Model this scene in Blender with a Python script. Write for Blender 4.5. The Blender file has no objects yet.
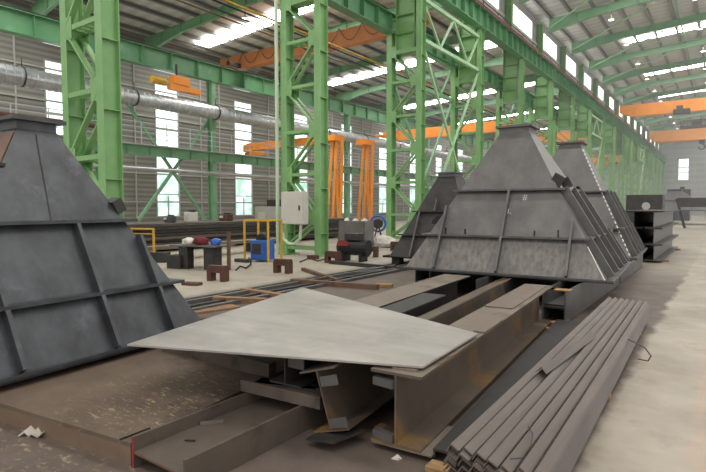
import bpy, bmesh, math, random
from mathutils import Vector, Matrix
random.seed(7)
S = bpy.context.scene
COL = S.collection
# ------------------------------------------------------------------ camera
F, CX, CY, H = 520.0, 353.0, 236.0, 1.65
PITCH = math.atan(29/520.0)
YAW = math.atan(372*math.cos(PITCH)/520.0)
cam = bpy.data.cameras.new('camera'); co = bpy.data.objects.new('camera', cam); COL.objects.link(co)
cam.sensor_width = 36; cam.lens = 36*F/706; cam.clip_end = 500
co.location = (0, 0, H); co.rotation_euler = (math.pi/2-PITCH, 0, YAW)
S.camera = co
S.view_settings.view_transform = 'Standard'
try: S.view_settings.look = 'None'
except Exception: pass
S.view_settings.gamma = 1; S.view_settings.exposure = 0.1
def ray(x, y):
    u = (x-CX)/F; v = -(y-CY)/F
    fh = math.cos(PITCH)+v*math.sin(PITCH); up = -math.sin(PITCH)+v*math.cos(PITCH)
    return (-fh*math.sin(YAW)+u*math.cos(YAW), fh*math.cos(YAW)+u*math.sin(YAW), up)
def atz(x, y, z):
    d = ray(x, y); t = (z-H)/d[2]; return Vector((t*d[0], t*d[1], z))
def atX(x, y, X):
    d = ray(x, y); t = X/d[0]; return Vector((X, t*d[1], H+t*d[2]))
def atY(x, y, Y):
    d = ray(x, y); t = Y/d[1]; return Vector((t*d[0], Y, H+t*d[2]))
# ------------------------------------------------------------------ materials
def lin(r, g, b):
    f = lambda c: (c/255/12.92) if c/255 <= .04045 else ((c/255+.055)/1.055)**2.4
    return (f(r), f(g), f(b), 1)
def mat(name, c1, c2=None, rough=.6, metal=0.0, scale=3.0, detail=5, stretch=(1, 1, 1), bump=0.0, c3=None, s3=1.2, t3=.55, w3=.12, rvar=0.0, spec=.5):
    m = bpy.data.materials.new(name); m.use_nodes = True
    nt = m.node_tree; N = nt.nodes; L = nt.links
    b = N['Principled BSDF']; b.inputs['Roughness'].default_value = rough; b.inputs['Metallic'].default_value = metal
    b.inputs['Specular IOR Level'].default_value = spec
    b.inputs['Base Color'].default_value = c1
    if c2 is None: return m
    tc = N.new('ShaderNodeTexCoord'); mp = N.new('ShaderNodeMapping'); mp.inputs['Scale'].default_value = stretch
    L.new(tc.outputs['Object'], mp.inputs[0])
    n = N.new('ShaderNodeTexNoise'); n.inputs['Scale'].default_value = scale; n.inputs['Detail'].default_value = detail; n.inputs['Roughness'].default_value = .62
    L.new(mp.outputs[0], n.inputs['Vector'])
    r = N.new('ShaderNodeValToRGB'); r.color_ramp.elements[0].position = .33; r.color_ramp.elements[1].position = .68
    r.color_ramp.elements[0].color = c1; r.color_ramp.elements[1].color = c2
    L.new(n.outputs['Fac'], r.inputs[0]); out = r.outputs[0]
    if c3 is not None:
        n2 = N.new('ShaderNodeTexNoise'); n2.inputs['Scale'].default_value = s3; n2.inputs['Detail'].default_value = 6; n2.inputs['Roughness'].default_value = .65
        L.new(tc.outputs['Object'], n2.inputs['Vector'])
        r2 = N.new('ShaderNodeValToRGB'); r2.color_ramp.elements[0].position = t3; r2.color_ramp.elements[1].position = t3+w3
        L.new(n2.outputs['Fac'], r2.inputs[0])
        mx = N.new('ShaderNodeMix'); mx.data_type = 'RGBA'
        L.new(r2.outputs[0], mx.inputs[0]); L.new(out, mx.inputs[6]); mx.inputs[7].default_value = c3; out = mx.outputs[2]
    L.new(out, b.inputs['Base Color'])
    if rvar:
        ma = N.new('ShaderNodeMath'); ma.operation = 'MULTIPLY_ADD'; ma.inputs[1].default_value = rvar; ma.inputs[2].default_value = rough-rvar/2
        L.new(n.outputs['Fac'], ma.inputs[0]); L.new(ma.outputs[0], b.inputs['Roughness'])
    if bump:
        bp = N.new('ShaderNodeBump'); bp.inputs['Strength'].default_value = bump; bp.inputs['Distance'].default_value = .02
        L.new(n.outputs['Fac'], bp.inputs['Height']); L.new(bp.outputs[0], b.inputs['Normal'])
    return m
def emis(name, c, s, c2=None, scale=.8):
    m = bpy.data.materials.new(name); m.use_nodes = True
    nt = m.node_tree; N = nt.nodes; L = nt.links
    N.remove(N['Principled BSDF']); e = N.new('ShaderNodeEmission'); e.inputs[0].default_value = c; e.inputs[1].default_value = s
    L.new(e.outputs[0], N['Material Output'].inputs[0])
    if c2 is not None:
        tc = N.new('ShaderNodeTexCoord'); n = N.new('ShaderNodeTexNoise'); n.inputs['Scale'].default_value = scale; n.inputs['Detail'].default_value = 4
        L.new(tc.outputs['Object'], n.inputs['Vector']); r = N.new('ShaderNodeValToRGB')
        r.color_ramp.elements[0].position = .38; r.color_ramp.elements[1].position = .62
        r.color_ramp.elements[0].color = c; r.color_ramp.elements[1].color = c2
        L.new(n.outputs['Fac'], r.inputs[0]); L.new(r.outputs[0], e.inputs[0])
    return m
M = {}
M['green'] = mat('green_paint', lin(118, 162, 104), lin(134, 178, 116), .4, 0, 1.6, c3=lin(98, 142, 90), s3=2.0, t3=.66)
M['green_girder'] = mat('green_girder_paint', lin(88, 138, 98), lin(106, 156, 112), .42, 0, .5, c3=lin(128, 176, 148), s3=.6, t3=.58)
M['green_roof'] = mat('green_rafter_paint', lin(118, 164, 124), lin(136, 180, 140), .5, 0, .8)
M['green_pale'] = mat('pale_green_paint', lin(150, 190, 146), lin(166, 202, 158), .45, 0, 1.0)
M['steel'] = mat('mill_scale_steel', lin(100, 98, 98), lin(118, 115, 113), .48, .3, 3.2, 8, (1, 1, .6), .08, c3=lin(88, 86, 87), s3=1.5, t3=.5, w3=.3, rvar=.2)
M['steel_streak'] = mat('streaked_mill_scale_steel', lin(98, 95, 94), lin(136, 130, 124), .5, .25, 6.0, 9, (2.4, 2.4, .3), .08, c3=lin(96, 93, 92), s3=1.1, t3=.5, w3=.3, rvar=.2)
M['steel_blue'] = mat('blue_grey_mill_scale_steel', lin(58, 59, 62), lin(84, 86, 90), .42, .35, 3.5, 8, (1, 1, .6), .06, c3=lin(112, 115, 122), s3=1.6, t3=.58, w3=.22, rvar=.25)
M['steel_dark'] = mat('dark_steel', lin(52, 50, 50), lin(72, 69, 67), .55, .3, 4, 6, rvar=.15)
M['steel_edge'] = mat('flange_steel', lin(92, 91, 91), lin(112, 110, 108), .45, .4, 4, 6)
M['rust'] = mat('rusty_brown_steel', lin(96, 72, 60), lin(122, 94, 76), .7, .1, 3, 7, c3=lin(70, 58, 52), s3=1.6)
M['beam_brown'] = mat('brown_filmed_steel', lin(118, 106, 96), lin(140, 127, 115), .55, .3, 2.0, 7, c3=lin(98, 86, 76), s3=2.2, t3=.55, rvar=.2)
M['beam_rust'] = mat('heat_tinted_steel', lin(92, 82, 72), lin(120, 106, 92), .42, .35, 1.6, 6, c3=lin(172, 124, 44), s3=1.1, t3=.52, w3=.16, rvar=.2)
M['plate'] = mat('bright_steel_plate', lin(150, 144, 139), lin(182, 176, 170), .4, .2, 1.6, 8, (.35, 1.8, 1), .03, c3=lin(132, 130, 127), s3=1.3, t3=.5, w3=.3, rvar=.22)
M['angle'] = mat('angle_bar_steel', lin(94, 84, 77), lin(112, 101, 94), .5, .2, 5, 6, (3, .25, 3), c3=lin(80, 71, 65), s3=2, t3=.6)
M['platform'] = mat('dusty_steel_platform', lin(98, 82, 70), lin(116, 100, 86), .8, .05, 2.0, 7, c3=lin(84, 70, 62), s3=1.4)
M['flat'] = mat('low_beam_steel', lin(90, 80, 72), lin(108, 96, 86), .6, .25, 2.5, 7, c3=lin(72, 64, 60), s3=2)
M['red'] = mat('red_primer', lin(150, 46, 42), lin(120, 50, 46), .6)
M['maroon'] = mat('maroon_primer', lin(74, 46, 40), lin(96, 62, 50), .7, 0, 4)
M['timber'] = mat('weathered_timber', lin(176, 144, 100), lin(140, 108, 72), .85, 0, 5, 6, (1, 6, 6), .2)
M['plank'] = mat('brown_timber', lin(132, 98, 72), lin(160, 124, 92), .8, 0, 4, 6, (1, 5, 5))
M['orange'] = mat('orange_crane_paint', lin(240, 140, 42), lin(252, 158, 54), .45, 0, .8)
M['orange_dull'] = mat('faded_orange_crane_paint', lin(196, 122, 74), lin(214, 138, 84), .5, 0, .7)
M['orange_mid'] = mat('worn_orange_paint', lin(226, 140, 52), lin(238, 160, 70), .5, 0, .9)
M['purlin'] = mat('purlin_steel', lin(142, 140, 137), None, .6)
M['fascia'] = mat('brown_edge_steel', lin(112, 92, 76), lin(128, 108, 90), .75, .05, 3, 7, c3=lin(96, 78, 66), s3=2)
M['black'] = mat('black_rubber', lin(26, 26, 28), None, .6)
M['cabinet'] = mat('grey_cabinet_paint', lin(196, 194, 184), lin(206, 203, 192), .4, 0, 2)
M['white'] = mat('white_pipe', lin(190, 208, 180), None, .4)
M['yellow'] = mat('yellow_frame_paint', lin(222, 176, 52), lin(196, 150, 44), .5, 0, 4)
M['blue'] = mat('blue_machine_paint', lin(42, 92, 168), lin(52, 104, 180), .45, 0, 4)
M['cloth_red'] = mat('dark_red_cloth', lin(120, 32, 42), lin(92, 24, 34), .9, 0, 9)
M['cloth_white'] = mat('white_cloth', lin(228, 224, 214), lin(190, 184, 172), .9, 0, 9)
M['cloth_blue'] = mat('blue_plastic', lin(58, 98, 190), None, .4)
M['duct'] = mat('galvanised_duct', lin(176, 180, 184), lin(206, 208, 208), .3, .8, 2.0, 3)
M['galv'] = mat('galvanised_pipe', lin(186, 188, 190), None, .35, .7)
M['paper'] = mat('crumpled_paper', lin(214, 208, 196), lin(186, 178, 164), .9, 0, 20)
M['chalk'] = mat('white_chalk', lin(226, 224, 220), None, .9)
M['redrail'] = mat('dark_red_conductor', lin(140, 34, 50), None, .5)
M['gantrywall'] = mat('grey_girt', lin(176, 174, 168), None, .6)
M['lampw'] = emis('lamp_glow', (1, 1, .97, 1), 9)
M['sky'] = emis('skylight_daylight', (1, .985, .95, 1), 20)
M['pane'] = emis('window_daylight', lin(240, 248, 248), 2.2, lin(206, 230, 220), 1.1)
M['pane_low'] = emis('window_daylight_with_trees', lin(226, 240, 246), 1.5, lin(160, 204, 176), 1.3)
M['clear'] = emis('clerestory_daylight', (1, 1, .98, 1), 3)
def corr_mat(name, ca, cb, freq, axis, rough=.6):
    m = bpy.data.materials.new(name); m.use_nodes = True; nt = m.node_tree; N = nt.nodes; L = nt.links; b = N['Principled BSDF']
    b.inputs['Roughness'].default_value = rough
    g = N.new('ShaderNodeNewGeometry'); sx = N.new('ShaderNodeSeparateXYZ'); L.new(g.outputs['Position'], sx.inputs[0])
    mu = N.new('ShaderNodeMath'); mu.operation = 'MULTIPLY'; mu.inputs[1].default_value = freq; L.new(sx.outputs[axis], mu.inputs[0])
    fr = N.new('ShaderNodeMath'); fr.operation = 'FRACT'; L.new(mu.outputs[0], fr.inputs[0])
    r = N.new('ShaderNodeValToRGB'); e = r.color_ramp.elements
    e[0].position = 0; e[0].color = ca; e[1].position = 1; e[1].color = ca
    k = r.color_ramp.elements.new(.5); k.color = cb
    L.new(fr.outputs[0], r.inputs[0]); n = N.new('ShaderNodeTexNoise'); n.inputs['Scale'].default_value = .35; n.inputs['Detail'].default_value = 4
    L.new(g.outputs['Position'], n.inputs['Vector'])
    mx = N.new('ShaderNodeMix'); mx.data_type = 'RGBA'; mx.blend_type = 'MULTIPLY'; mx.inputs[0].default_value = .25
    L.new(r.outputs[0], mx.inputs[6]); L.new(n.outputs['Fac'], mx.inputs[7]); L.new(mx.outputs[2], b.inputs['Base Color'])
    bp = N.new('ShaderNodeBump'); bp.inputs['Strength'].default_value = .5; bp.inputs['Distance'].default_value = .05
    L.new(r.outputs[0], bp.inputs['Height']); L.new(bp.outputs[0], b.inputs['Normal'])
    return m
M['wall'] = corr_mat('grey_louvred_cladding', lin(160, 157, 149), lin(122, 120, 114), 3.2, 2)
M['wall_far'] = corr_mat('pale_grey_cladding', lin(188, 190, 188), lin(168, 171, 170), .8, 2)
M['roof'] = corr_mat('grey_roof_sheet', lin(226, 222, 216), lin(204, 200, 195), 1.2, 1, .65)
def floor_mat():
    m = bpy.data.materials.new('stained_concrete_floor'); m.use_nodes = True; nt = m.node_tree; N = nt.nodes; L = nt.links; b = N['Principled BSDF']
    g = N.new('ShaderNodeNewGeometry'); sx = N.new('ShaderNodeSeparateXYZ'); L.new(g.outputs['Position'], sx.inputs[0])
    def noise(s, d=6, ro=.62, st=(1, 1, 1)):
        mp = N.new('ShaderNodeMapping'); mp.inputs['Scale'].default_value = st; L.new(g.outputs['Position'], mp.inputs[0])
        n = N.new('ShaderNodeTexNoise'); n.inputs['Scale'].default_value = s; n.inputs['Detail'].default_value = d; n.inputs['Roughness'].default_value = ro
        L.new(mp.outputs[0], n.inputs['Vector']); return n.outputs['Fac']
    def math_(op, a, bb, c=None):
        k = N.new('ShaderNodeMath'); k.operation = op
        for i, v in enumerate((a, bb, c)):
            if v is None: continue
            if isinstance(v, (int, float)): k.inputs[i].default_value = v
            else: L.new(v, k.inputs[i])
        return k.outputs[0]
    def ramp(v, p0, p1, a, c):
        r = N.new('ShaderNodeValToRGB'); e = r.color_ramp.elements; e[0].position = p0; e[1].position = p1; e[0].color = a; e[1].color = c
        L.new(v, r.inputs[0]); return r.outputs[0]
    def mix(f, a, c):
        k = N.new('ShaderNodeMix'); k.data_type = 'RGBA'; L.new(f, k.inputs[0])
        for i, v in ((6, a), (7, c)):
            if isinstance(v, tuple): k.inputs[i].default_value = v
            else: L.new(v, k.inputs[i])
        return k.outputs[2]
    W, B = (1, 1, 1, 1), (0, 0, 0, 1)
    beige = ramp(noise(.9, 8), .3, .7, lin(152, 142, 129), lin(184, 174, 158))
    stain = ramp(noise(2.2, 8, .7), .52, .68, B, W)
    beige = mix(math_('MULTIPLY', stain, .45), beige, lin(140, 126, 110))
    strip = ramp(math_('ABSOLUTE', math_('SUBTRACT', math_('ADD', sx.outputs[0], math_('MULTIPLY', noise(3), .12)), .02), 0), .10, .13, W, B)
    pink = ramp(noise(4, 8, .7, (3, .6, 1)), .4, .62, B, W)
    beige = mix(math_('MULTIPLY', math_('MULTIPLY', strip, pink), .35), beige, lin(196, 150, 130))
    dark = ramp(noise(1.6, 8, .68), .3, .72, lin(84, 74, 68), lin(118, 104, 94))
    chips = ramp(noise(9, 9, .72, (1, 1.7, 1)), .54, .64, B, W)
    near = ramp(math_('MULTIPLY', sx.outputs[1], .2), .3, .42, W, B)
    dark = mix(math_('MULTIPLY', math_('MULTIPLY', chips, near), .65), dark, lin(196, 176, 138))
    x_ = math_('ADD', sx.outputs[0], math_('MULTIPLY', noise(1.3, 5), .35))
    m1 = ramp(math_('ADD', math_('MULTIPLY', x_, .5), .5), .205, .245, B, W)      # walkway
    m1 = math_('MAXIMUM', m1, math_('MULTIPLY', ramp(math_('MULTIPLY', sx.outputs[1], .04), .5, .66, B, W), .8))
    m2 = ramp(math_('MULTIPLY', x_, -.1), .76, .80, B, W)                          # beyond the tracks
    far = ramp(math_('MULTIPLY', sx.outputs[1], .02), .30, .40, B, W)
    col = mix(m2, mix(m1, dark, beige), beige)
    col = mix(math_('MULTIPLY', far, .15), col, lin(170, 166, 160))
    L.new(col, b.inputs['Base Color']); b.inputs['Roughness'].default_value = .62
    bp = N.new('ShaderNodeBump'); bp.inputs['Strength'].default_value = .2; bp.inputs['Distance'].default_value = .01
    L.new(noise(9, 8, .7), bp.inputs['Height']); L.new(bp.outputs[0], b.inputs['Normal'])
    return m
M['floor'] = floor_mat()
# yellowish shavings on the platform
def shavings():
    m = M['platform']; nt = m.node_tree; N = nt.nodes; L = nt.links; b = N['Principled BSDF']
    src = b.inputs['Base Color'].links[0].from_socket
    g = N.new('ShaderNodeNewGeometry')
    mp = N.new('ShaderNodeMapping'); mp.inputs['Scale'].default_value = (1, 3.2, 1); mp.inputs['Rotation'].default_value = (0, 0, .8); L.new(g.outputs['Position'], mp.inputs[0])
    n = N.new('ShaderNodeTexNoise'); n.inputs['Scale'].default_value = 11; n.inputs['Detail'].default_value = 9; n.inputs['Roughness'].default_value = .7; n.inputs['Distortion'].default_value = .6
    L.new(mp.outputs[0], n.inputs['Vector']); r = N.new('ShaderNodeValToRGB'); r.color_ramp.elements[0].position = .55; r.color_ramp.elements[1].position = .68
    L.new(n.outputs['Fac'], r.inputs[0])
    vm = N.new('ShaderNodeVectorMath'); vm.operation = 'DISTANCE'; L.new(g.outputs['Position'], vm.inputs[0]); c = atz(175, 396, .15); vm.inputs[1].default_value = c
    r2 = N.new('ShaderNodeValToRGB'); r2.color_ramp.elements[0].position = .35; r2.color_ramp.elements[0].color = (1, 1, 1, 1); r2.color_ramp.elements[1].position = .95; r2.color_ramp.elements[1].color = (0, 0, 0, 1)
    L.new(vm.outputs['Value'], r2.inputs[0])
    mu = N.new('ShaderNodeMath'); mu.operation = 'MULTIPLY'; L.new(r.outputs[0], mu.inputs[0]); L.new(r2.outputs[0], mu.inputs[1])
    mx = N.new('ShaderNodeMix'); mx.data_type = 'RGBA'; L.new(mu.outputs[0], mx.inputs[0]); L.new(src, mx.inputs[6]); mx.inputs[7].default_value = lin(190, 172, 130)
    L.new(mx.outputs[2], b.inputs['Base Color'])
shavings()
# ------------------------------------------------------------------ geometry helpers
V = Vector
class MB:
    def __init__(s): s.bm = bmesh.new()
    def poly(s, pts, faces):
        vs = [s.bm.verts.new(p) for p in pts]
        for f in faces:
            try: s.bm.faces.new([vs[i] for i in f])
            except ValueError: pass
        return s
    def box(s, c, d, rot=None):
        x, y, z = d[0]/2, d[1]/2, d[2]/2
        P = [V((a*x, b*y, e*z)) for e in (-1, 1) for b in (-1, 1) for a in (-1, 1)]
        if rot is not None: P = [rot @ p for p in P]
        P = [p+V(c) for p in P]
        return s.poly(P, [(0, 2, 3, 1), (4, 5, 7, 6), (0, 1, 5, 4), (2, 6, 7, 3), (0, 4, 6, 2), (1, 3, 7, 5)])
    def bx(s, x0, x1, y0, y1, z0, z1):
        return s.box(((x0+x1)/2, (y0+y1)/2, (z0+z1)/2), (x1-x0, y1-y0, z1-z0))
    def sweep(s, prof, A, B, up=(0, 0, 1)):
        A, B = V(A), V(B); d = (B-A).normalized(); side = d.cross(V(up))
        if side.length < 1e-4: side = d.cross(V((1, 0, 0)))
        side.normalize(); v = side.cross(d)
        n = len(prof); P = [A+side*u+v*w for u, w in prof]+[B+side*u+v*w for u, w in prof]
        return s.poly(P, [tuple(range(n)), tuple(range(2*n-1, n-1, -1))]+[(i, i+n, (i+1) % n+n, (i+1) % n) for i in range(n)])
    def bar(s, A, B, w, h=None, up=(0, 0, 1)):
        h = h or w; return s.sweep([(-w/2, -h/2), (w/2, -h/2), (w/2, h/2), (-w/2, h/2)], A, B, up)
    def tube(s, A, B, r, n=8):
        return s.sweep([(r*math.cos(2*math.pi*i/n), r*math.sin(2*math.pi*i/n)) for i in range(n)], A, B)
    def path(s, pts, r, n=6):
        for a, b in zip(pts, pts[1:]): s.tube(a, b, r, n)
        return s
    def build(s, name, m, parent=None, loc=None, bevel=0):
        bmesh.ops.recalc_face_normals(s.bm, faces=s.bm.faces)
        me = bpy.data.meshes.new(name); s.bm.to_mesh(me); s.bm.free()
        o = bpy.data.objects.new(name, me); COL.objects.link(o); me.materials.append(m if not isinstance(m, str) else M[m])
        if parent: o.parent = parent
        if loc is not None: o.location = loc
        if bevel:
            b = o.modifiers.new('bevel', 'BEVEL'); b.width = bevel; b.segments = 2; b.limit_method = 'ANGLE'
        return o
def HP(h, b, tf, tw):   # H profile, web vertical
    return [(-b/2, -h/2), (b/2, -h/2), (b/2, -h/2+tf), (tw/2, -h/2+tf), (tw/2, h/2-tf), (b/2, h/2-tf), (b/2, h/2), (-b/2, h/2), (-b/2, h/2-tf), (-tw/2, h/2-tf), (-tw/2, -h/2+tf), (-b/2, -h/2+tf)]
def HS(h, b, tf, tw):   # H lying on its side, web horizontal
    return [(w, u) for u, w in HP(h, b, tf, tw)]
def CP(h, b, t):
    return [(0, -h/2), (b, -h/2), (b, -h/2+t), (t, -h/2+t), (t, h/2-t), (b, h/2-t), (b, h/2), (0, h/2)]
def tag(o, label, cat, group=None, kind=None):
    if label: o['label'] = label
    if cat: o['category'] = cat
    if group: o['group'] = group
    if kind: o['kind'] = kind
    return o
def thing(name, label, cat, loc=(0, 0, 0), rz=0, group=None):
    o = bpy.data.objects.new(name, None); COL.objects.link(o); o.location = loc; o.rotation_euler = (0, 0, rz); o.empty_display_size = .2
    return tag(o, label, cat, group)
def struct(o): o['kind'] = 'structure'; return o
def dup(o, loc=None, label=None, rz=None, parent=None):
    c = o.copy(); COL.objects.link(c)
    if parent is not None: c.parent = parent
    if loc is not None: c.location = loc
    if rz is not None: c.rotation_euler = (0, 0, rz)
    if label: c['label'] = label
    for ch in [k for k in bpy.data.objects if k.parent == o]: dup(ch, parent=c)
    return c
ORD = ['first', 'second', 'third', 'fourth', 'fifth', 'sixth', 'seventh', 'eighth', 'ninth', 'tenth', 'eleventh', 'twelfth', 'thirteenth', 'fourteenth', 'fifteenth', 'sixteenth', 'seventeenth', 'eighteenth', 'nineteenth', 'twentieth']
# ------------------------------------------------------------------ building
XA, D, Y0, PY, NK = -11.0, 1.5, 6.25, 7.0, 19
YK = [Y0+PY*k for k in range(NK)]; YK[1] += .33; YK[2] += .25
YE, YN = 133.5, -9.0
XW = -31.6
struct(MB().bx(XW-.3, 14, YN, YE+.5, -.3, 0).build('floor', 'floor'))
zl = lambda x: 12.95+(x-XW)*.055            # left bay roof underside
zr = lambda x: 16.0+(x+11.6)*.06            # right bay roof underside
XR = 9.0
ceil = struct(MB().poly([(XW, YN, zl(XW)), (-12.1, YN, zl(-12.1)), (-12.1, YE, zl(-12.1)), (XW, YE, zl(XW)), (XW, YN, zl(XW)+.12), (-12.1, YN, zl(-12.1)+.12), (-12.1, YE, zl(-12.1)+.12), (XW, YE, zl(XW)+.12)],
    [(0, 1, 2, 3), (7, 6, 5, 4), (0, 4, 5, 1), (1, 5, 6, 2), (2, 6, 7, 3), (3, 7, 4, 0)])
    .poly([(-12.2, YN, zr(-12.2)), (XR, YN, zr(XR)), (XR, YE, zr(XR)), (-12.2, YE, zr(-12.2)), (-12.2, YN, zr(-12.2)+.12), (XR, YN, zr(XR)+.12), (XR, YE, zr(XR)+.12), (-12.2, YE, zr(-12.2)+.12)],
    [(0, 1, 2, 3), (7, 6, 5, 4), (0, 4, 5, 1), (1, 5, 6, 2), (2, 6, 7, 3), (3, 7, 4, 0)]).build('ceiling', 'roof'))
zprof = [(-.08, -.02), (-.08, 0.0), (-.01, 0), (-.01, .2), (.08, .2), (.08, .18), (.01, .18), (.01, -.02)]
def rev(p): return [(u, w) for u, w in p]
x = XW+.9
while x < -12.4:
    MB().sweep([(-.09, -.22), (.09, -.22), (.09, -.2), (-.07, -.2), (-.07, -.02), (.09, -.02), (.09, 0), (-.09, 0)], (x, YN, zl(x)), (x, YE, zl(x))).build('purlin', 'purlin', ceil); x += 1.5
x = -11.2
while x < 0.5:
    MB().sweep([(-.09, -.22), (.09, -.22), (.09, -.2), (-.07, -.2), (-.07, -.02), (.09, -.02), (.09, 0), (-.09, 0)], (x, YN, zr(x)), (x, YE, zr(x))).build('purlin', 'purlin', ceil); x += 1.5
# walls
def wall_left():
    mb = MB(); wc = [YK[k]+3.5 for k in range(-1+1, NK-1)]
    wins = [Y0-5.15]+[Y0+7*k+1.85 for k in range(NK)]
    y = YN; z1 = zl(XW)+.1
    for c in wins:
        mb.bx(XW-.2, XW, y, c-.95, 0, z1); mb.bx(XW-.2, XW, c-.95, c+.95, 0, .95); mb.bx(XW-.2, XW, c-.95, c+.95, 11.2, z1)
        mb.bx(XW-.2, XW, c-.95, c+.95, 10.0, 10.9)
        y = c+.95
    mb.bx(XW-.2, XW, y, YE, 0, z1)
    w = struct(mb.build('wall_left', 'wall'))
    for i, c in enumerate(wins):
        f = MB()
        for z0, z1 in ((.95, 4.1), (4.1, 7.0), (7.0, 10.0)):
            f.bx(XW-.12, XW+.04, c-.95, c-.87, z0, z1).bx(XW-.12, XW+.04, c+.87, c+.95, z0, z1)
            f.bx(XW-.12, XW+.04, c-.87, c+.87, z0, z0+.08).bx(XW-.12, XW+.04, c-.87, c+.87, z1-.06, z1)
            f.bx(XW-.1, XW+.02, c-.87, c+.87, (z0+z1)/2-.03, (z0+z1)/2+.03)
        f.bx(XW-.1, XW+.02, c-.03, c+.03, .95, 2.4)
        fo = struct(f.build('window_%d' % (i+1), 'gantrywall'))
        MB().bx(XW-.09, XW-.06, c-.87, c+.87, 1.0, 4.0).build('window_pane', 'pane_low', fo)
        MB().bx(XW-.09, XW-.06, c-.87, c+.87, 4.15, 10.0).build('window_pane', 'pane', fo)
    return len(wins)
nw = wall_left()
tn = 0
for z in (2.0, 3.9, 5.8, 7.7, 9.5):
    tn += 1; struct(MB().bx(XW+.01, XW+.09, YN, YE, z-.05, z+.05).build('trim_%d' % tn, 'gantrywall'))
mb = MB(); y = YN+.25+.4
while y < YE:
    r = (y-Y0) % 7.0
    if not .7 < r < 3.0: mb.bx(XW+.01, XW+.08, y-.04, y+.04, .1, 11)
    y += 1.75
tn += 1; struct(mb.build('trim_%d' % tn, 'gantrywall'))
fw = MB().bx(XW, -8.6, YE, YE+.2, 0, 17.5).bx(-6.5, 14, YE, YE+.2, 0, 17.5).bx(-8.6, -6.5, YE, YE+.2, 0, 7.3).bx(-8.6, -6.5, YE, YE+.2, 12.2, 17.5)
struct(fw.build('wall_far', 'wall_far'))
nw += 1
wf = struct(MB().bx(-8.6, -8.45, YE-.1, YE+.1, 7.3, 12.2).bx(-6.65, -6.5, YE-.1, YE+.1, 7.3, 12.2).bx(-8.45, -6.65, YE-.1, YE+.1, 7.3, 7.5).bx(-8.45, -6.65, YE-.1, YE+.1, 12, 12.2).bx(-8.45, -6.65, YE-.05, YE+.05, 10.1, 10.25).build('window_%d' % nw, 'gantrywall'))
MB().bx(-8.45, -6.65, YE+.02, YE+.05, 7.5, 12).build('window_pane', 'pane', wf)
tn += 1; struct(MB().bx(-10.5, 3, YE-.14, YE, 5.6, 5.8).bx(-10.5, 3, YE-.14, YE, 9, 9.12).bx(-5.6, -5.4, YE-.1, YE, 0, 15).bx(-.6, -.4, YE-.1, YE, 0, 15).build('trim_%d' % tn, 'gantrywall'))
# clerestory wall above the crane girder on row A
XC = -12.15
mb = MB().bx(XC-.1, XC, YN, YE, 12.9, 13.9).bx(XC-.1, XC, YN, YE, 15.5, 16.05)
for k in range(NK-1): mb.bx(XC-.1, XC, YK[k]+5.8, YK[k]+7.0, 13.9, 15.5)
struct(mb.build('wall_clerestory', 'wall_far'))
for k in range(NK-1):
    nw += 1; f = MB(); y0, y1 = YK[k], YK[k]+5.8
    f.bx(XC-.06, XC+.04, y0, y0+.08, 13.9, 15.5).bx(XC-.06, XC+.04, y1-.08, y1, 13.9, 15.5).bx(XC-.06, XC+.04, y0, y1, 13.9, 13.98).bx(XC-.06, XC+.04, y0, y1, 15.42, 15.5).bx(XC-.06, XC+.03, y0+2.5, y0+2.56, 13.9, 15.5)
    fo = struct(f.build('window_%d' % nw, 'gantrywall'))
    MB().bx(XC-.05, XC-.03, y0+.05, y1-.05, 13.95, 15.45).build('window_pane', 'clear', fo)
# skylights, every other bay
def skylight(x0, x1, y, w, z):
    global nw
    nw += 1; f = MB()
    f.poly([(x0, y-w/2-.06, z(x0)-.03), (x1, y-w/2-.06, z(x1)-.03), (x1, y-w/2, z(x1)-.03), (x0, y-w/2, z(x0)-.03), (x0, y-w/2-.06, z(x0)), (x1, y-w/2-.06, z(x1)), (x1, y-w/2, z(x1)), (x0, y-w/2, z(x0))], [(0, 1, 2, 3), (4, 7, 6, 5), (0, 4, 5, 1), (3, 2, 6, 7), (0, 3, 7, 4), (1, 5, 6, 2)])
    f.poly([(x0, y+w/2, z(x0)-.03), (x1, y+w/2, z(x1)-.03), (x1, y+w/2+.06, z(x1)-.03), (x0, y+w/2+.06, z(x0)-.03), (x0, y+w/2, z(x0)), (x1, y+w/2, z(x1)), (x1, y+w/2+.06, z(x1)), (x0, y+w/2+.06, z(x0))], [(0, 1, 2, 3), (4, 7, 6, 5), (0, 4, 5, 1), (3, 2, 6, 7), (0, 3, 7, 4), (1, 5, 6, 2)])
    fo = struct(f.build('window_%d' % nw, 'gantrywall'))
    MB().poly([(x0, y-w/2, z(x0)-.17), (x1, y-w/2, z(x1)-.17), (x1, y+w/2, z(x1)-.17), (x0, y+w/2, z(x0)-.17)], [(0, 1, 2, 3)]).build('skylight_pane', 'sky', fo)
for y in (-4.25, 9.75, 23.9, 38.2, 52.2, 66, 80, 94, 108, 122):
    skylight(-30, -13.2, y, 1.15, zl)
for y in (-4.25, 9.75, 23.75, 37.75, 51.75, 65.75, 79.75, 93.75, 107.75, 121.75):
    skylight(-7.6, 8.2, y, 1.0, zr)
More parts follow.
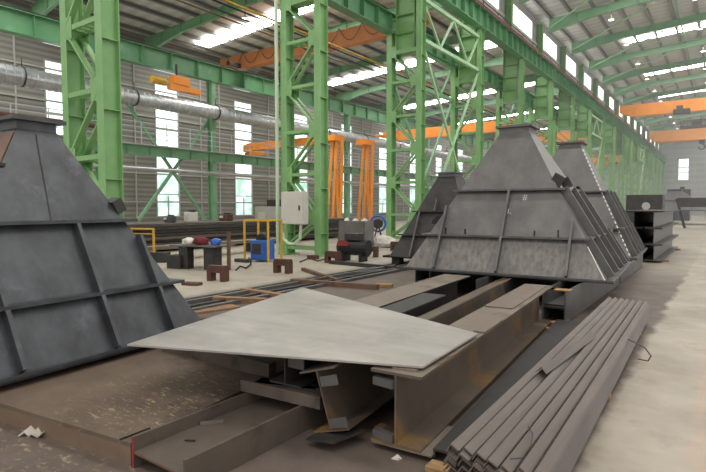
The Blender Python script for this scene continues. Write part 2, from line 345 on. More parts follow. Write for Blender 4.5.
# ------------------------------------------------------------------ lattice columns, row A
LEV = [.25, 1.3, 2.75, 4.2, 5.7, 7.2, 8.55]
def lattice_column():
    t = thing('lattice_column', 'x', 'column', (XA, Y0, 0), 0, 'green lattice columns down the middle of the hall')
    MB().bx(-.22, .22, -.35, .35, 0, .04).bx(-D-.22, -D+.22, -.35, .35, 0, .04).build('base_plate', 'green', t)
    for nm, x, top in (('front_chord', 0, 11.17), ('back_chord', -D, 9.37)):
        MB().sweep(HP(.42, .26, .02, .014), (x, 0, .04), (x, 0, top), up=(0, 1, 0)).build(nm, 'green', t)
        z = .75
        while z < top: MB().bx(x-.125, x+.125, -.19, .19, z, z+.018).build('stiffener', 'green', t); z += 1.5
    for i, z in enumerate(LEV):
        b = MB()
        for yy in (-.17, .17): b.bar((-D+.12, yy, z), (-.12, yy, z), .05, .11)
        for q in range(5): b.bx(-D+.25+q*.24, -D+.31+q*.24, -.17, .17, z-.03, z+.03)
        b.build('horizontal_lacing', 'green', t)
        if i < len(LEV)-1:
            b = MB(); za, zb_ = z+.1, LEV[i+1]-.1; xa, xb = (-D+.13, -.13) if i % 2 == 0 else (-.13, -D+.13)
            for yy in (-.15, .15): b.bar((xa, yy, za), (xb, yy, zb_), .05, .13, up=(0, 1, 0))
            b.build('diagonal_lacing', 'green', t)
    for i, z in enumerate(LEV[1:]):
        x = -.2 if i % 2 == 0 else -D+.2
        for yy in (-.2, .2): MB().box((x, yy, z), (.34, .012, .5)).build('gusset_plate', 'green', t)
    up = MB().sweep(HP(.95, .36, .02, .014), (-.72, 0, 8.5), (-.72, 0, 12.0), up=(1, 0, 0))
    up.sweep(HP(.42, .3, .02, .014), (-.9, 0, 12.0), (-.9, 0, 15.6), up=(1, 0, 0))
    up.bx(-1.2, .0, -.2, .2, 8.44, 8.5)
    for z in (9.3, 10.1, 10.9, 11.7): up.bx(-1.17, -.27, -.17, .17, z, z+.02)
    up.build('upper_column', 'green', t)
    MB().bx(-.2, .2, -.3, .3, 11.17, 11.2).bx(-D-.2, -D+.2, -.3, .3, 9.37, 9.4).build('bearing_plate', 'green', t)
    MB().bar((-1.15, -.2, 9.95), (-2.1, -.2, 9.95), .09).bar((-1.15, -.2, 9.5), (-1.9, -.2, 9.92), .05).build('bracket', 'green', t)
    return t
where = ['behind the nearest dark hopper at left', 'carrying a pale electrical cabinet', 'left of the tall X bracing', 'right of the tall X bracing']
c0 = lattice_column()
lab = lambda k: ('%s green lattice column from the left, %s' % (ORD[k], where[k])) if k < 4 else '%s green lattice column from the left in the receding row' % ORD[k]
c0['label'] = lab(0)
for k in range(1, NK): dup(c0, (XA, YK[k], 0), lab(k))
def series(boxes, name, m, parent, most=95):
    first = None
    for b in boxes[:most]:
        o = MB().bx(*b).build(name, m, parent)
    if len(boxes) > most:
        mb = MB()
        for b in boxes[most:]: mb.bx(*b)
        mb.build(name, m, parent)['kind'] = 'stuff'
# crane girders (built-up H with stiffeners)
def girder(name, label, x, ztop, h, y0, y1, m, step=1.4, b=.45, rail=True, red=False):
    t = thing(name, label, 'crane girder', (x, y0, 0), 0)
    MB().sweep(HP(h, b, .03, .016), (0, 0, ztop-h/2), (0, y1-y0, ztop-h/2)).build('girder_beam', m, t)
    series([(-b/2+.02, b/2-.02, .4+i*step, .42+i*step, ztop-h+.03, ztop-.03) for i in range(int((y1-y0-.5)/step))], 'web_stiffener', m, t)
    if rail: MB().sweep(HP(.12, .08, .03, .02), (0, 0, ztop+.06), (0, y1-y0, ztop+.06)).build('crane_rail', 'steel_dark', t)
    if red:
        MB().bar((b/2+.08, 0, ztop+.05), (b/2+.08, y1-y0, ztop+.05), .05).bar((b/2+.08, 0, ztop-.05), (b/2+.08, y1-y0, ztop-.05), .03).build('conductor_rail', 'redrail', t)
    return t
girder('crane_girder', 'green crane girder with dark red conductor rail running above the lattice columns', XA, 12.2, 1.0, YN+.2, YE-.3, 'green_girder', 1.0, .5, True, True)
girder('crane_girder', 'green crane girder on the back chords of the lattice columns', XA-D, 10.25, .85, YN+.2, YE-.3, 'green_girder', 1.1)
girder('crane_girder', 'green crane girder on posts before the left window wall', -25.15, 10.1, 1.0, YN+.2, YE-.3, 'green_girder', 1.75)
# walkway beside front girder
wk = thing('crane_walkway', 'dark walkway with handrail between the crane girder and clerestory windows', 'walkway', (-11.8, YN+.3, 12.4))
MB().bx(-.28, .22, 0, YE-YN-1, 0, .05).build('deck', 'steel_dark', wk)
# the deck passes beside the upper columns: handrail
r = MB()
L_ = YE-YN-1; y = .5
while y < L_: r.bar((.2, y, .05), (.2, y, 1.0), .035); y += 2.33
for z in (.55, 1.0): r.bar((.2, 0, z), (.2, L_, z), .03)
r.build('handrail', 'steel_dark', wk)
# row B posts
def post(label, k):
    t = thing('wall_post', label, 'column', (-25.2, YK[k]+.2, 0), 0, 'green posts along the left aisle')
    MB().sweep(HP(.45, .3, .02, .014), (0, 0, .03), (0, 0, 9.05), up=(1, 0, 0)).build('shaft', 'green_roof', t)
    MB().bx(-.3, .3, -.25, .25, 0, .03).build('base_plate', 'green_roof', t)
    MB().bx(-.25, .35, -.18, .18, 9.05, 9.1).build('cap_plate', 'green_roof', t); return t
p0 = post('first green post from the left before the window wall', 0)
for k in range(1, NK): dup(p0, (-25.2, YK[k]+.2, 0), '%s green post from the left before the window wall' % ORD[k])
# bracing on the wall side
def brace_bars(name, label, bars, m, cat, w=.12, group=None):
    mb = MB(); o0 = V(bars[0][0])
    for a, b in bars: mb.bar(V(a)-o0, V(b)-o0, w)
    return tag(mb.build(name, m, None, o0), label, cat, group)
xb = -25.5
P = lambda x, y: atX(x, y, xb)
xbr = thing('cross_brace', 'large green X brace crossing the aisle walkway between wall posts', 'brace', (xb, P(172, 172).y, 0))
for a_, b_ in ((P(126, 102), P(207, 222)), (P(212, 116), P(137, 222))):
    o_ = V((xb, P(172, 172).y, 0)); MB().bar(a_-o_, b_-o_, .15).build('brace_bar', 'green_roof', xbr)
# aisle walkway (catwalk)
cw = thing('aisle_walkway', 'grey railed walkway on a green girder before the left windows', 'walkway', (-24.9, YN+.3, 4.35))
MB().sweep(HP(.5, .25, .02, .014), (0, 0, .25), (0, 120, .25)).build('girder_beam', 'green_roof', cw)
series([(-.11, .11, .3+1.3*i, .32+1.3*i, .02, .48) for i in range(92)], 'web_stiffener', 'green_roof', cw)
MB().bx(-.35, .45, 0, 120, .5, .54).build('deck', 'gantrywall', cw)
r = MB(); y = .3
while y < 120: r.bar((.42, y, .54), (.42, y, 1.65), .04); y += 1.5
for z in (.85, 1.15, 1.4, 1.65): r.bar((.42, 0, z), (.42, 120, z), .035)
r.build('handrail', 'galv', cw)
# ducts and pipes
def duct(label, x, z, r, m, y0, y1, spiral=True, name='ventilation_duct', cat='duct'):
    t = thing(name, label, cat, (x, y0, z)); L_ = y1-y0
    if spiral:
        n = 24; rings = []; y = 0
        while y < L_:
            for dy, rr in ((0, r), (.2, r), (.215, r+.022), (.25, r+.022), (.265, r)): rings.append((y+dy, rr))
            y += .3 if y < 60 else 1.2
        P_ = [V((rr*math.cos(6.28318*i/n), yy, rr*math.sin(6.28318*i/n))) for yy, rr in rings for i in range(n)]
        fc = [(q*n+i, q*n+(i+1) % n, (q+1)*n+(i+1) % n, (q+1)*n+i) for q in range(len(rings)-1) for i in range(n)]
        MB().poly(P_, fc).build('duct_tube', m, t)
        y = 3
        while y < L_: MB().bar((0, y+.03, r), (0, y+.03, r+.4), .03).tube((0, y, 0), (0, y+.06, 0), r+.035, 20).build('hanger_clamp', 'steel_dark', t); y += 5.2
    else: MB().tube((0, 0, 0), (0, L_, 0), r, 20).build('duct_tube', m, t)
    return t
duct('large galvanised spiral duct running along the left aisle', -24.6, 7.2, .39, 'duct', YN+.5, 110)
duct('thin grey steel pipe running along below the aisle walkway', -24.7, 3.65, .1, 'galv', YN+.5, 110, False, 'service_pipe', 'pipe')
duct('maroon steel pipe above the nearest hopper on the left', -24.2, 5.45, .1, 'maroon', YN+.5, 13.6, False, 'service_pipe', 'pipe')
# conductor bars in left bay
for i, (x, z, m, nm) in enumerate(((-13.0, 8.15, 'yellow', 'yellow'), (-13.1, 8.05, 'black', 'black'), (-13.5, 8.0, 'steel_blue', 'grey'), (-13.8, 7.95, 'beam_rust', 'brown'))):
    tag(MB().tube((0, 0, 0), (0, 120, 0), .03, 6).build('conductor_bar', m, None, (x, YN+.5, z)), nm+' power conductor line slung behind the lattice columns', 'cable', 'power conductor lines behind the lattice columns')
# portal bracing between k and k+1
def portal(k, label):
    t = thing('portal_bracing', label, 'brace', (XA-.05, YK[k]+.2, 0), 0, 'portal bracing between lattice columns')
    W = 6.35
    for nm, z in (('top_chord', 10.75), ('bottom_chord', 9.0)): MB().bar((0, 0, z), (0, W, z), .14, .16).build(nm, 'green_pale', t)
    w = MB(); n = 4
    pts = [(0, 10.7), (W*.28, 9.05), (W*.5, 10.7), (W*.78, 9.05), (W, 10.7)]
    for a, b in zip(pts, pts[1:]): w.bar((0, a[0], a[1]), (0, b[0], b[1]), .09)
    w.build('web_members', 'green_pale', t)
    for a, b in (((0, 8.85), (W, .3)), ((W, 8.85), (0, .3))): MB().bar((0, a[0], a[1]), (0, b[0], b[1]), .1).build('cross_brace', 'green_pale', t)
    return t
pr = portal(2, 'pale green truss and X bracing between third and fourth lattice columns')
dup(pr, (XA-.05, YK[7]+.2, 0), 'pale green truss and X bracing beside the second hopper row, eighth bay')
dup(pr, (XA-.05, YK[12]+.2, 0), 'pale green truss and X bracing far down the column row, thirteenth bay')
b2 = dup(pr, (XA-D-.05, YK[2]+.2, -1.4), 'green truss and X bracing on the back chords behind the nearest bracing')
for ch in [k for k in bpy.data.objects if k.parent == b2]:
    ch.data = ch.data.copy(); ch.data.materials[0] = M['green_roof']
for k in (4, 9, 14):
    dup(b2, (XA-D-.05, YK[k]+.2, -1.4), 'green truss and X bracing on the back chords, %s bay from the left' % ORD[k])
# rafters
def rafter(name, label, x0, x1, zf, k, m, hd, group):
    t = thing(name, label, 'rafter', (0, YK[k], 0), 0, group)
    b = .22
    zt = lambda x: zf(x)-.26
    n = 10; xs = [x0+(x1-x0)*i/n for i in range(n+1)]
    dep = lambda x: .5+max(0, .5*(1-abs(x-x0)/3.5))+max(0, .45*(1-abs(x-x1)/3.5))
    w = MB(); tf = MB(); bf = MB()
    for a, c in zip(xs, xs[1:]):
        w.poly([(a, -.01, zt(a)-dep(a)), (c, -.01, zt(c)-dep(c)), (c, -.01, zt(c)), (a, -.01, zt(a)), (a, .01, zt(a)-dep(a)), (c, .01, zt(c)-dep(c)), (c, .01, zt(c)), (a, .01, zt(a))], [(0, 1, 2, 3), (7, 6, 5, 4), (0, 4, 5, 1), (3, 2, 6, 7)])
        tf.bar((a, 0, zt(a)), (c, 0, zt(c)), b, .03); bf.bar((a, 0, zt(a)-dep(a)), (c, 0, zt(c)-dep(c)), b, .03)
    for x in xs[1:-1]: w.bx(x-.01, x+.01, -.1, .1, zt(x)-dep(x), zt(x))
    w.build('web', m, t); tf.build('top_flange', m, t); bf.build('bottom_flange', m, t)
    return t
r1 = rafter('roof_rafter', 'x', XW+.1, -12.25, zl, 0, 'green_roof', 0, 'rafters over the left bay')
r2 = rafter('roof_rafter', 'x', -11.25, 8.6, zr, 0, 'green_roof', 0, 'rafters over the right bay')
r1['label'] = 'first green rafter from the left over the left bay'; r2['label'] = 'green rafter over the right bay, nearest of the receding series'
for k in range(1, NK):
    dup(r1, (0, YK[k], 0), '%s green rafter from the left over the left bay' % ORD[k])
    dup(r2, (0, YK[k], 0), 'green rafter over the right bay, %s of the receding series' % ORD[k])
for k in range(3, NK-1):
    o0 = V((-11.2, YK[k+1]-.15, 15.1))
    tag(MB().bar((0, 0, 0), V((-4.4, YK[k]+.15, 15.55))-o0, .09).build('roof_brace', 'green_pale', None, o0), 'pale green diagonal roof tie, %s of the receding ties' % ORD[k-3], 'roof brace', 'diagonal ties under the right roof')
for i, x in enumerate((-3.3,)):
    tag(MB().tube((0, 0, 0), (0, YE-YN-2, 0), .07, 8).build('roof_strut', 'green_roof', None, (x, YN+1, zr(x)-.3)), 'long green strut running lengthwise under the right roof', 'strut')
# lamps
def lamp(loc, label):
    t = thing('high_bay_lamp', label, 'lamp', loc, 0, 'high bay lamps')
    b = MB(); n = 14; pr_ = [(.05, .3), (.06, .12), (.2, -.05)]
    for (ra, za), (rb, zb_) in zip(pr_, pr_[1:]):
        P_ = [V((ra*math.cos(6.2832*i/n), ra*math.sin(6.2832*i/n), za)) for i in range(n)]+[V((rb*math.cos(6.2832*i/n), rb*math.sin(6.2832*i/n), zb_)) for i in range(n)]
        b.poly(P_, [(i, (i+1) % n, (i+1) % n+n, i+n) for i in range(n)])
    b.build('reflector', 'cabinet', t)
    MB().tube((0, 0, -.04), (0, 0, -.02), .17, 14).build('lamp_glass', 'lampw', t)
    MB().tube((0, 0, .3), (0, 0, .62), .015, 6).build('stem', 'steel_dark', t)
    return t
l0 = lamp((-2.0, YK[5], zr(-2)-1.35), 'white high bay lamp over the right bay, first of the inner line')
for k in range(6, 17): dup(l0, (-2.0, YK[k], zr(-2)-1.35), 'white high bay lamp over the right bay, %s of the inner line' % ORD[k-5])
for k in range(4, 17): dup(l0, (-7.0, YK[k], zr(-7)-1.35), 'white high bay lamp over the right bay, %s of the outer line' % ORD[k-4])
for k in range(2, 12): dup(l0, (-22.0, YK[k], zl(-22)-1.35), 'white high bay lamp over the left bay, %s of the line' % ORD[k-2])
# ------------------------------------------------------------------ overhead cranes
def bridge(label, x0, x1, y, z0, z1, m, zt=None, *, w=.55, double=False, loops=False, name='bridge_crane'):
    t = thing(name, label, 'crane', (x0, y, 0)); L_ = x1-x0
    ys = [0] if not double else [-.9, .9]
    for yy in ys:
        MB().poly([(0, yy-w/2, z1-.6*(z1-z0)), (1.2, yy-w/2, z0), (L_-1.2, yy-w/2, z0), (L_, yy-w/2, z1-.6*(z1-z0)), (L_, yy-w/2, z1), (0, yy-w/2, z1),
                   (0, yy+w/2, z1-.6*(z1-z0)), (1.2, yy+w/2, z0), (L_-1.2, yy+w/2, z0), (L_, yy+w/2, z1-.6*(z1-z0)), (L_, yy+w/2, z1), (0, yy+w/2, z1)],
                  [(0, 1, 2, 3, 4, 5), (11, 10, 9, 8, 7, 6)]+[(i, i+6, (i+1) % 6+6, (i+1) % 6) for i in range(6)]).build('bridge_girder', m, t)
    for xx in (((1.85, L_-.45) if zt < 12 else (-.3, L_+.28)) if zt else (-.05, L_+.05)):
        MB().box((xx, 0, (zt or z1-.42)), (.3, 2.4, .22)).build('end_truck', 'steel_dark' if zt and zt < 12 else m, t)
    x = 1.0
    while x < L_-1: MB().box((x, ys[0]-w/2-.01, (z0+z1)/2), (.03, .02, (z1-z0)*.85)).build('web_rib', m, t); x += 1.0
    if loops:
        c = MB(); x = .8
        while x < L_-1.5:
            pts = [V((x+1.5*q/8, ys[0]-w/2-.15, z1+.05-(.75*(1-((q-4)/4)**2)))) for q in range(9)]; c.path(pts, .02, 5); x += 1.5
        c.build('festoon_cable', 'black', t)
    return t
bridge('faded orange bridge crane with looping cables nearest in the left bay', -27.0, -12.05, 23.2, 10.36, 11.2, 'orange_dull', 10.5, loops=True)
bridge('orange bridge crane deeper in the left bay behind the X bracing', -27.0, -14.2, 43.0, 7.95, 8.85, 'orange')
bridge('orange bridge crane far in the left bay behind the hopper tops', -27.0, -12.05, 72.7, 10.36, 11.6, 'orange', 10.5)
bridge('orange bridge crane low in the left bay behind the second hopper', -25.1, -12.8, 88.0, 8.2, 9.6, 'orange')
cr1 = bridge('bright orange bridge crane nearest in the right bay with dark trolley', XA+.3, 8.8, 70.5, 12.4, 13.75, 'orange', 12.5, w=.8)
MB().box((6.4, -1.0, 12.35), (1.6, .9, .5)).box((6.2, -1.0, 12.8), (.6, .6, .4)).build('trolley', 'steel_dark', cr1)
cr2 = bridge('orange double girder bridge crane farther off with a hanging hook', XA+.3, 8.8, 101.5, 12.4, 14.2, 'orange_mid', 12.5, w=.8, double=True)
tr = MB().box((7, 0, 14.6), (5.5, 2.2, .3))
for q in range(12): tr.bar((4.4+q*.47, -1, 14.7), (4.4+q*.47, -1, 15.6), .06)
tr.bar((4.3, -1, 15.6), (9.7, -1, 15.6), .08); tr.box((6.5, 0, 15.1), (1.2, 1, .8)); tr.build('trolley', 'maroon', cr2)
hk = MB().tube((7.2, 0, 12.3), (7.2, 0, 14.6), .05, 6).tube((7.5, 0, 12.3), (7.5, 0, 14.6), .05, 6).box((7.35, 0, 12.2), (.8, .5, .7))
hk.path([V((7.35+.42*math.sin(a_), 0, 11.35-.42*math.cos(a_))) for a_ in [-1.6+i*.45 for i in range(11)]], .11, 6); hk.tube((7.35, 0, 11.7), (7.35, 0, 12), .1, 6)
hk.build('hook_block', 'steel_dark', cr2)
# semi-gantry cranes in the aisle
def gantry(label, cx_, cy_, ztop, reach):
    t = thing('semi_gantry_crane', label, 'crane', (cx_, cy_, 0), 0)
    for i, (x0, x1) in enumerate(((-.45, .05), (-.05, .38), (.42, .12), (.3, .7))):
        MB().bar((x0+.1, -.3+.2*i, .25), (x1, -.1+.07*i, ztop), .2, .2).build('leg', 'orange_mid', t)
    MB().box((.1, 0, .14), (1.6, 1.6, .28)).build('end_truck', 'orange_dull', t)
    MB().box((.1, 0, ztop+.2), (1.0, 1.0, .4)).build('leg_head', 'orange', t)
    if reach:
        MB().box((-reach/2-.35, 0, ztop+.15), (reach, .45, .55)).build('bridge_girder', 'orange', t)
        MB().box((-reach+.6, -.1, ztop-.4), (2.2, .3, .25)).box((-reach-.1, 0, ztop), (.7, .9, .5)).build('hoist', 'orange_mid', t)
    return t
q1 = atX(333, 200, -22.1); q2 = atX(364, 200, -21.9)
gantry('orange semi gantry crane with bridge reaching left behind the cabinet column', q1.x, q1.y, 6.15, 8.0)
gantry('orange gantry leg frame standing right of the other gantry', q2.x, q2.y, 6.2, 0)
# small jib hoist under girder B
jb = thing('hoist_trolley', 'orange hoist trolley hanging under the left green crane girder', 'hoist', atX(172, 82, -24.62))
MB().box((0, .5, .12), (.5, 1.0, .45)).build('hoist_body', 'orange', jb)
MB().box((.1, .7, -.3), (.4, 1.9, .28)).build('hoist_beam', 'orange', jb)
MB().tube((.1, -1.3, -.1), (.1, -.5, -.1), .2, 10).build('motor', 'yellow', jb)
MB().bar((0, .3, .3), (0, .3, 1.0), .08).build('hanger', 'steel_dark', jb)
# white downpipe on column 2 and cabinet
tag(MB().tube((0, 0, 0), (0, 0, 12.2), .065, 10).build('downpipe', 'white', None, (XA-D-.22, YK[1]-.3, 0)), 'white green downpipe beside the column carrying the cabinet', 'pipe')
p_ = atX(287, 208, -12.4)
cb = thing('electrical_cabinet', 'pale grey electrical cabinet mounted on the second lattice column', 'cabinet', (-11.66, 12.98, 1.08))
MB().box((0, 0, .54), (.98, .26, 1.08)).build('body', 'cabinet', cb, bevel=.01)
dr = MB().box((0, -.14, .54), (.93, .02, 1.03)).build('door', 'cabinet', cb)
MB().box((.34, -.16, .54), (.05, .03, .16)).build('handle', 'black', dr)
tag(MB().path([V((-12.2, 12.95, 1.3)), V((-12.2, 12.95, .8)), V((-12.1, 12.95, .55)), V((-11.9, 12.95, .42)), V((-11.65, 12.95, .42)), V((-11.4, 12.95, .6)), V((-11.35, 12.95, 1.1))], .05, 8).build('cable_hose', 'white'), 'thick white cable loop hanging below the electrical cabinet', 'cable')
# ------------------------------------------------------------------ hoppers
def hopper(label, loc, rz, hw, hd, h, tw, mats, ribs, top=(0, 0), rings=(.24, .56), name='steel_hopper', flange=.095, sides=('S', 'E'), stub=True, hole=None, grp='pyramid hoppers'):
    t = thing(name, label, 'hopper', loc, rz, grp)
    body, rib, ringm = mats
    def w(z):
        f = z/h; return (hw*(1-f)+tw*f, hd*(1-f)+tw*f, top[0]*f, top[1]*f)
    def ringpts(z, e=0.0):
        a, b, ox, oy = w(z); a += e; b += e
        return [V((ox-a, oy-b, z)), V((ox+a, oy-b, z)), V((ox+a, oy+b, z)), V((ox-a, oy+b, z))]
    # four side plates, thick, in courses
    def course(z0, z1, m, nm):
        P_ = ringpts(z0)+ringpts(z1)+ringpts(z0, -.02)+ringpts(z1, -.02)
        fc = []
        for i in range(4):
            j = (i+1) % 4; fc += [(i, j, j+4, i+4), (i+8, i+12, j+12, j+8), (i, i+8, j+8, j), (i+4, j+4, j+12, i+12)]
        return MB().poly(P_, fc).build(nm, m, t)
    zs = [0]+[r*h for r in rings]+[h]
    for i, (a, b) in enumerate(zip(zs, zs[1:])): course(a, b, body[min(i, len(body)-1)], 'plate_course')
    def flg(z, e, th, m, nm, down=0):
        P_ = ringpts(z, e)+[p+V((0, 0, th)) for p in ringpts(z, e)]+ringpts(z, -.01)+[p+V((0, 0, th)) for p in ringpts(z, -.01)]
        fc = []
        for i in range(4):
            j = (i+1) % 4; fc += [(i, j, j+4, i+4), (i+8, i+12, j+12, j+8), (i, i+8, j+8, j), (i+4, j+4, j+12, i+12)]
        mb = MB().poly(P_, fc)
        if down:
            P2 = ringpts(z, e); P3 = ringpts(z, e-.015); dz = V((0, 0, -down))
            mb.poly(P2+[p+dz for p in P2]+P3+[p+dz for p in P3], [f for i in range(4) for j in [(i+1) % 4] for f in ((i, i+4, j+4, j), (i+8, j+8, j+12, i+12), (i+4, i+12, j+12, j+4))])
        return mb.build(nm, m, t)
    flg(0, flange+.03, .022, ringm, 'base_flange', -.05)
    for r in rings: flg(r*h, flange, .034, ringm, 'ring_flange')
    a, b, ox, oy = w(h)
    MB().bx(ox-a, ox+a, oy-b, oy+b, h, h+.09).build('neck', rib, t)
    fl = tw+.075
    MB().bx(ox-fl, ox+fl, oy-fl, oy+fl, h+.09, h+.13).build('top_flange', rib, t)
    # ribs
    dirs = {'S': (V((0, -1, 0)), V((1, 0, 0)), 1, 0), 'E': (V((1, 0, 0)), V((0, 1, 0)), 0, 1), 'N': (V((0, 1, 0)), V((-1, 0, 0)), 1, 0), 'W': (V((-1, 0, 0)), V((0, -1, 0)), 0, 1)}
    def rb(face, u, f0, f1, dep=.1, th=.04, base=0.0):
        n, tt, iw, idp = dirs[face]
        def pt(z, out):
            W_ = w(z); half = W_[1] if face in 'SN' else W_[0]; off = V((W_[2], W_[3], 0))
            o_ = off.dot(n)
            return n*(half+o_)+tt*u+V((0, 0, z))+nrm*out
        W0, W1 = w(0), w(h); i_ = 1 if face in 'SN' else 0
        run = (W0[i_]-(W1[i_]+V((W1[2], W1[3], 0)).dot(n))); nrm = (n*h+V((0, 0, run))).normalized()
        z0, z1 = f0*h, f1*h
        # clip to the sloping corner
        for _ in range(40):
            W_ = w(z1); half = W_[0] if face in 'SN' else W_[1]; c_ = V((W_[2], W_[3], 0)).dot(tt)
            if abs(u-c_) > half and z1 > z0: z1 -= h*.02
            else: break
        a0, a1, b0, b1 = pt(z0, base), pt(z1, base), pt(z0, dep), pt(z1, dep)
        s_ = tt*(th/2)
        return MB().poly([a0-s_, a1-s_, b1-s_, b0-s_, a0+s_, a1+s_, b1+s_, b0+s_], [(0, 1, 2, 3), (7, 6, 5, 4), (0, 4, 5, 1), (1, 5, 6, 2), (2, 6, 7, 3), (3, 7, 4, 0)])
    for face, u, f0, f1, *rest in ribs:
        rb(face, u, f0, f1, *rest, **({'th': .055} if face == 'E' and len(rest) and rest[0] > .1 else {})).build('stiffener_rib', rib, t)
    return t, w
r2_ = .56
ribs2 = [('S', .02, .01, .56), ('S', -1.12, .01, .5), ('S', 1.15, .01, .5), ('E', 0, .01, .56, .14), ('E', -.75, .01, .56, .14), ('E', .75, .01, .56, .14), ('E', -1.35, .01, .26, .12), ('E', 1.3, .01, .26, .12), ('W', 0, .01, .56), ('N', 0, .01, .56)]
ZP = .49
h2, w2 = hopper('large grey pyramid hopper with dark top flange in the centre on steel beams', (-3.26, 10.31, ZP), math.radians(3), 1.72, 1.7, 2.6, .27, (['steel_streak', 'steel', 'steel'], 'steel_edge', 'steel_edge'), ribs2, (-.1, 0))
# small lugs along the lower ring, chalk marks
for u in (-1.0, -.62, .6, .98):
    MB().box((u-.02, -1.7*(1-.24)-.32*.24-.05+.0, .24*2.6+.09), (.012, .08, .13 if abs(u) > .7 else .09)).build('lug', 'steel_dark', h2)
def s_pt(x, z):
    a, b, ox, oy = w2(z); return V((x, oy-b-.003, z))
def strokes(cx_, cz_, k, segs):
    mb = MB()
    for x0, z0, x1, z1 in segs: mb.bar(s_pt(cx_+x0*k, cz_+z0*k), s_pt(cx_+x1*k, cz_+z1*k), .009, .004)
    mb.build('chalk_mark', 'chalk', h2)
strokes(.30, 1.33, .05, [(-.3, -1, -.3, 1), (.3, -1, .3, 1), (-1, .6, -.3, .6), (-1, 0, -.3, 0), (-1, -.7, -.3, -.5), (.3, .6, 1, .6), (.3, 0, 1, 0), (.3, -.5, 1, -.7)])
strokes(.06, 1.08, .05, [(-.8, .9, .2, .9), (-.3, .9, -.3, -.8), (-.9, 0, .3, .1), (.1, -.4, .9, -.9)])
a, b, ox, oy = w2(.62*2.6)
MB().box((ox+a+.05, oy-b+.02, 1.63), (.2, .012, .2), Matrix.Rotation(.55, 3, 'Y')).box((ox+a+.0, oy-b+.08, 1.66), (.012, .16, .2), Matrix.Rotation(.55, 3, 'Y')).build('angle_bracket', 'steel_dark', h2)
MB().box((ox+a+.18, oy-b+.14, 1.58), (.15, .012, .19), Matrix.Rotation(-.5, 3, 'Y')).box((ox+a+.1, oy-b+.2, 1.56), (.012, .12, .19), Matrix.Rotation(-.5, 3, 'Y')).build('angle_bracket', 'steel_dark', h2)
h3, w3 = hopper('second grey pyramid hopper with dashed weld line behind the central hopper', (-3.3, 14.45, ZP), math.radians(3), 1.57, 1.7, 2.7, .26, (['steel_streak', 'steel', 'steel'], 'steel_edge', 'steel_edge'), ribs2)
# dashed white welds on the south-east edges
def edge_weld(t, w, h, n, dash, f0, f1, m='chalk'):
    mb = MB()
    for i in range(n):
        fa = f0+(f1-f0)*i/n; fb = fa+(f1-f0)/n*dash
        def pt(f):
            a, b, ox, oy = w(f*h); return V((ox+a+.004, oy-b-.004, f*h))
        mb.bar(pt(fa), pt(fb), .024 if n > 3 else .013)
    return mb.build('weld_line', m, t)
edge_weld(h3, w3, 2.7, 26, .6, .03, .98); edge_weld(h2, w2, 2.6, 1, 1, .01, .2)
# hole in h3
MB().tube((.3, -.80, 1.62), (.3, -.845, 1.60), .06, 12).build('round_hole', 'black', h3)
hopper('third pyramid hopper mostly hidden behind the second in the centre row', (-4.15, 18.4, .4), math.radians(3), 1.6, 1.6, 1.75, .6, (['steel'], 'steel_edge', 'steel_edge'), ribs2[:6])
h5, w5 = hopper('smaller brownish hopper with round side opening left behind the central hopper', (-6.38, 13.7, .25), math.radians(0), 1.24, 1.3, 2.25, .26, (['steel_dark', 'steel_dark', 'steel_dark'], 'steel_edge', 'steel_dark'), [('S', -.55, .01, .56), ('S', .3, .01, .56), ('S', -.1, .56, .7), ('E', 0, .01, .56)], rings=(.27, .56))
mb = MB(); n = 20
W_ = w5(.42*2.25)
mb.tube((.12, -W_[1]-.004, .4*2.25), (.12, -W_[1]+.03, .4*2.25), .27, 20); mb.build('round_opening', 'black', h5)
for i, (x, y) in enumerate(((-7.45, 12.6), (-5.3, 12.6), (-7.45, 14.8), (-5.3, 14.8))):
    o = MB().box((0, 0, .122), (.25, .25, .245)).build('support_block', 'steel_dark', None, (x, y, 0)); tag(o, 'dark block under the %s corner of the small brownish hopper' % ['near left', 'near right', 'far left', 'far right'][i], 'block')
h1, w1 = hopper('nearest dark blue grey pyramid hopper filling the left edge', (-6.37, 2.4, .21), math.radians(5), 1.48, 1.48, 2.27, .21, (['steel_blue', 'steel_blue', 'steel_blue'], 'steel_blue', 'steel_blue'),
    [('E', -.62, .01, .56, .09), ('E', .28, .01, .56, .09), ('E', .98, .01, .5, .09), ('S', 0, .01, .56), ('S', -.8, .01, .5)], (.06, .23), flange=.1)
MB().poly([V((0, 0, 0))]*0, []).bm.free()
# rusty south face overlay is a real patched sheet: thin cover plate on the hopper's near side
def cover(t, w, h):
    e = .006; P_ = []
    for f, o_ in ((.5, 0), (.985, 0)):
        a, b, ox, oy = w(f*h)
        for x in (-a, a-.01): P_.append(V((ox+x, oy-b-e, f*h)))
    Q = [p+V((0, -.008, 0)) for p in P_]
    MB().poly(P_+Q, [(4, 5, 7, 6), (0, 4, 6, 2), (1, 3, 7, 5), (2, 6, 7, 3), (0, 1, 5, 4)]).build('rusty_cover_sheet', 'rust', t)
cover(h1, w1, 2.27)
for q in range(3):
    f = .62+q*.1; a, b, ox, oy = w1(f*2.27)
    MB().box((ox+a, oy-b, f*2.27), (.06, .06, .03)).build('lug', 'steel_dark', h1)
a, b, ox, oy = w1(.64*2.27)
MB().box((ox+a-.03, oy+b+.05, .64*2.27), (.18, .12, .16), Matrix.Rotation(.5, 3, 'X')).build('edge_bracket', 'steel_dark', h1)
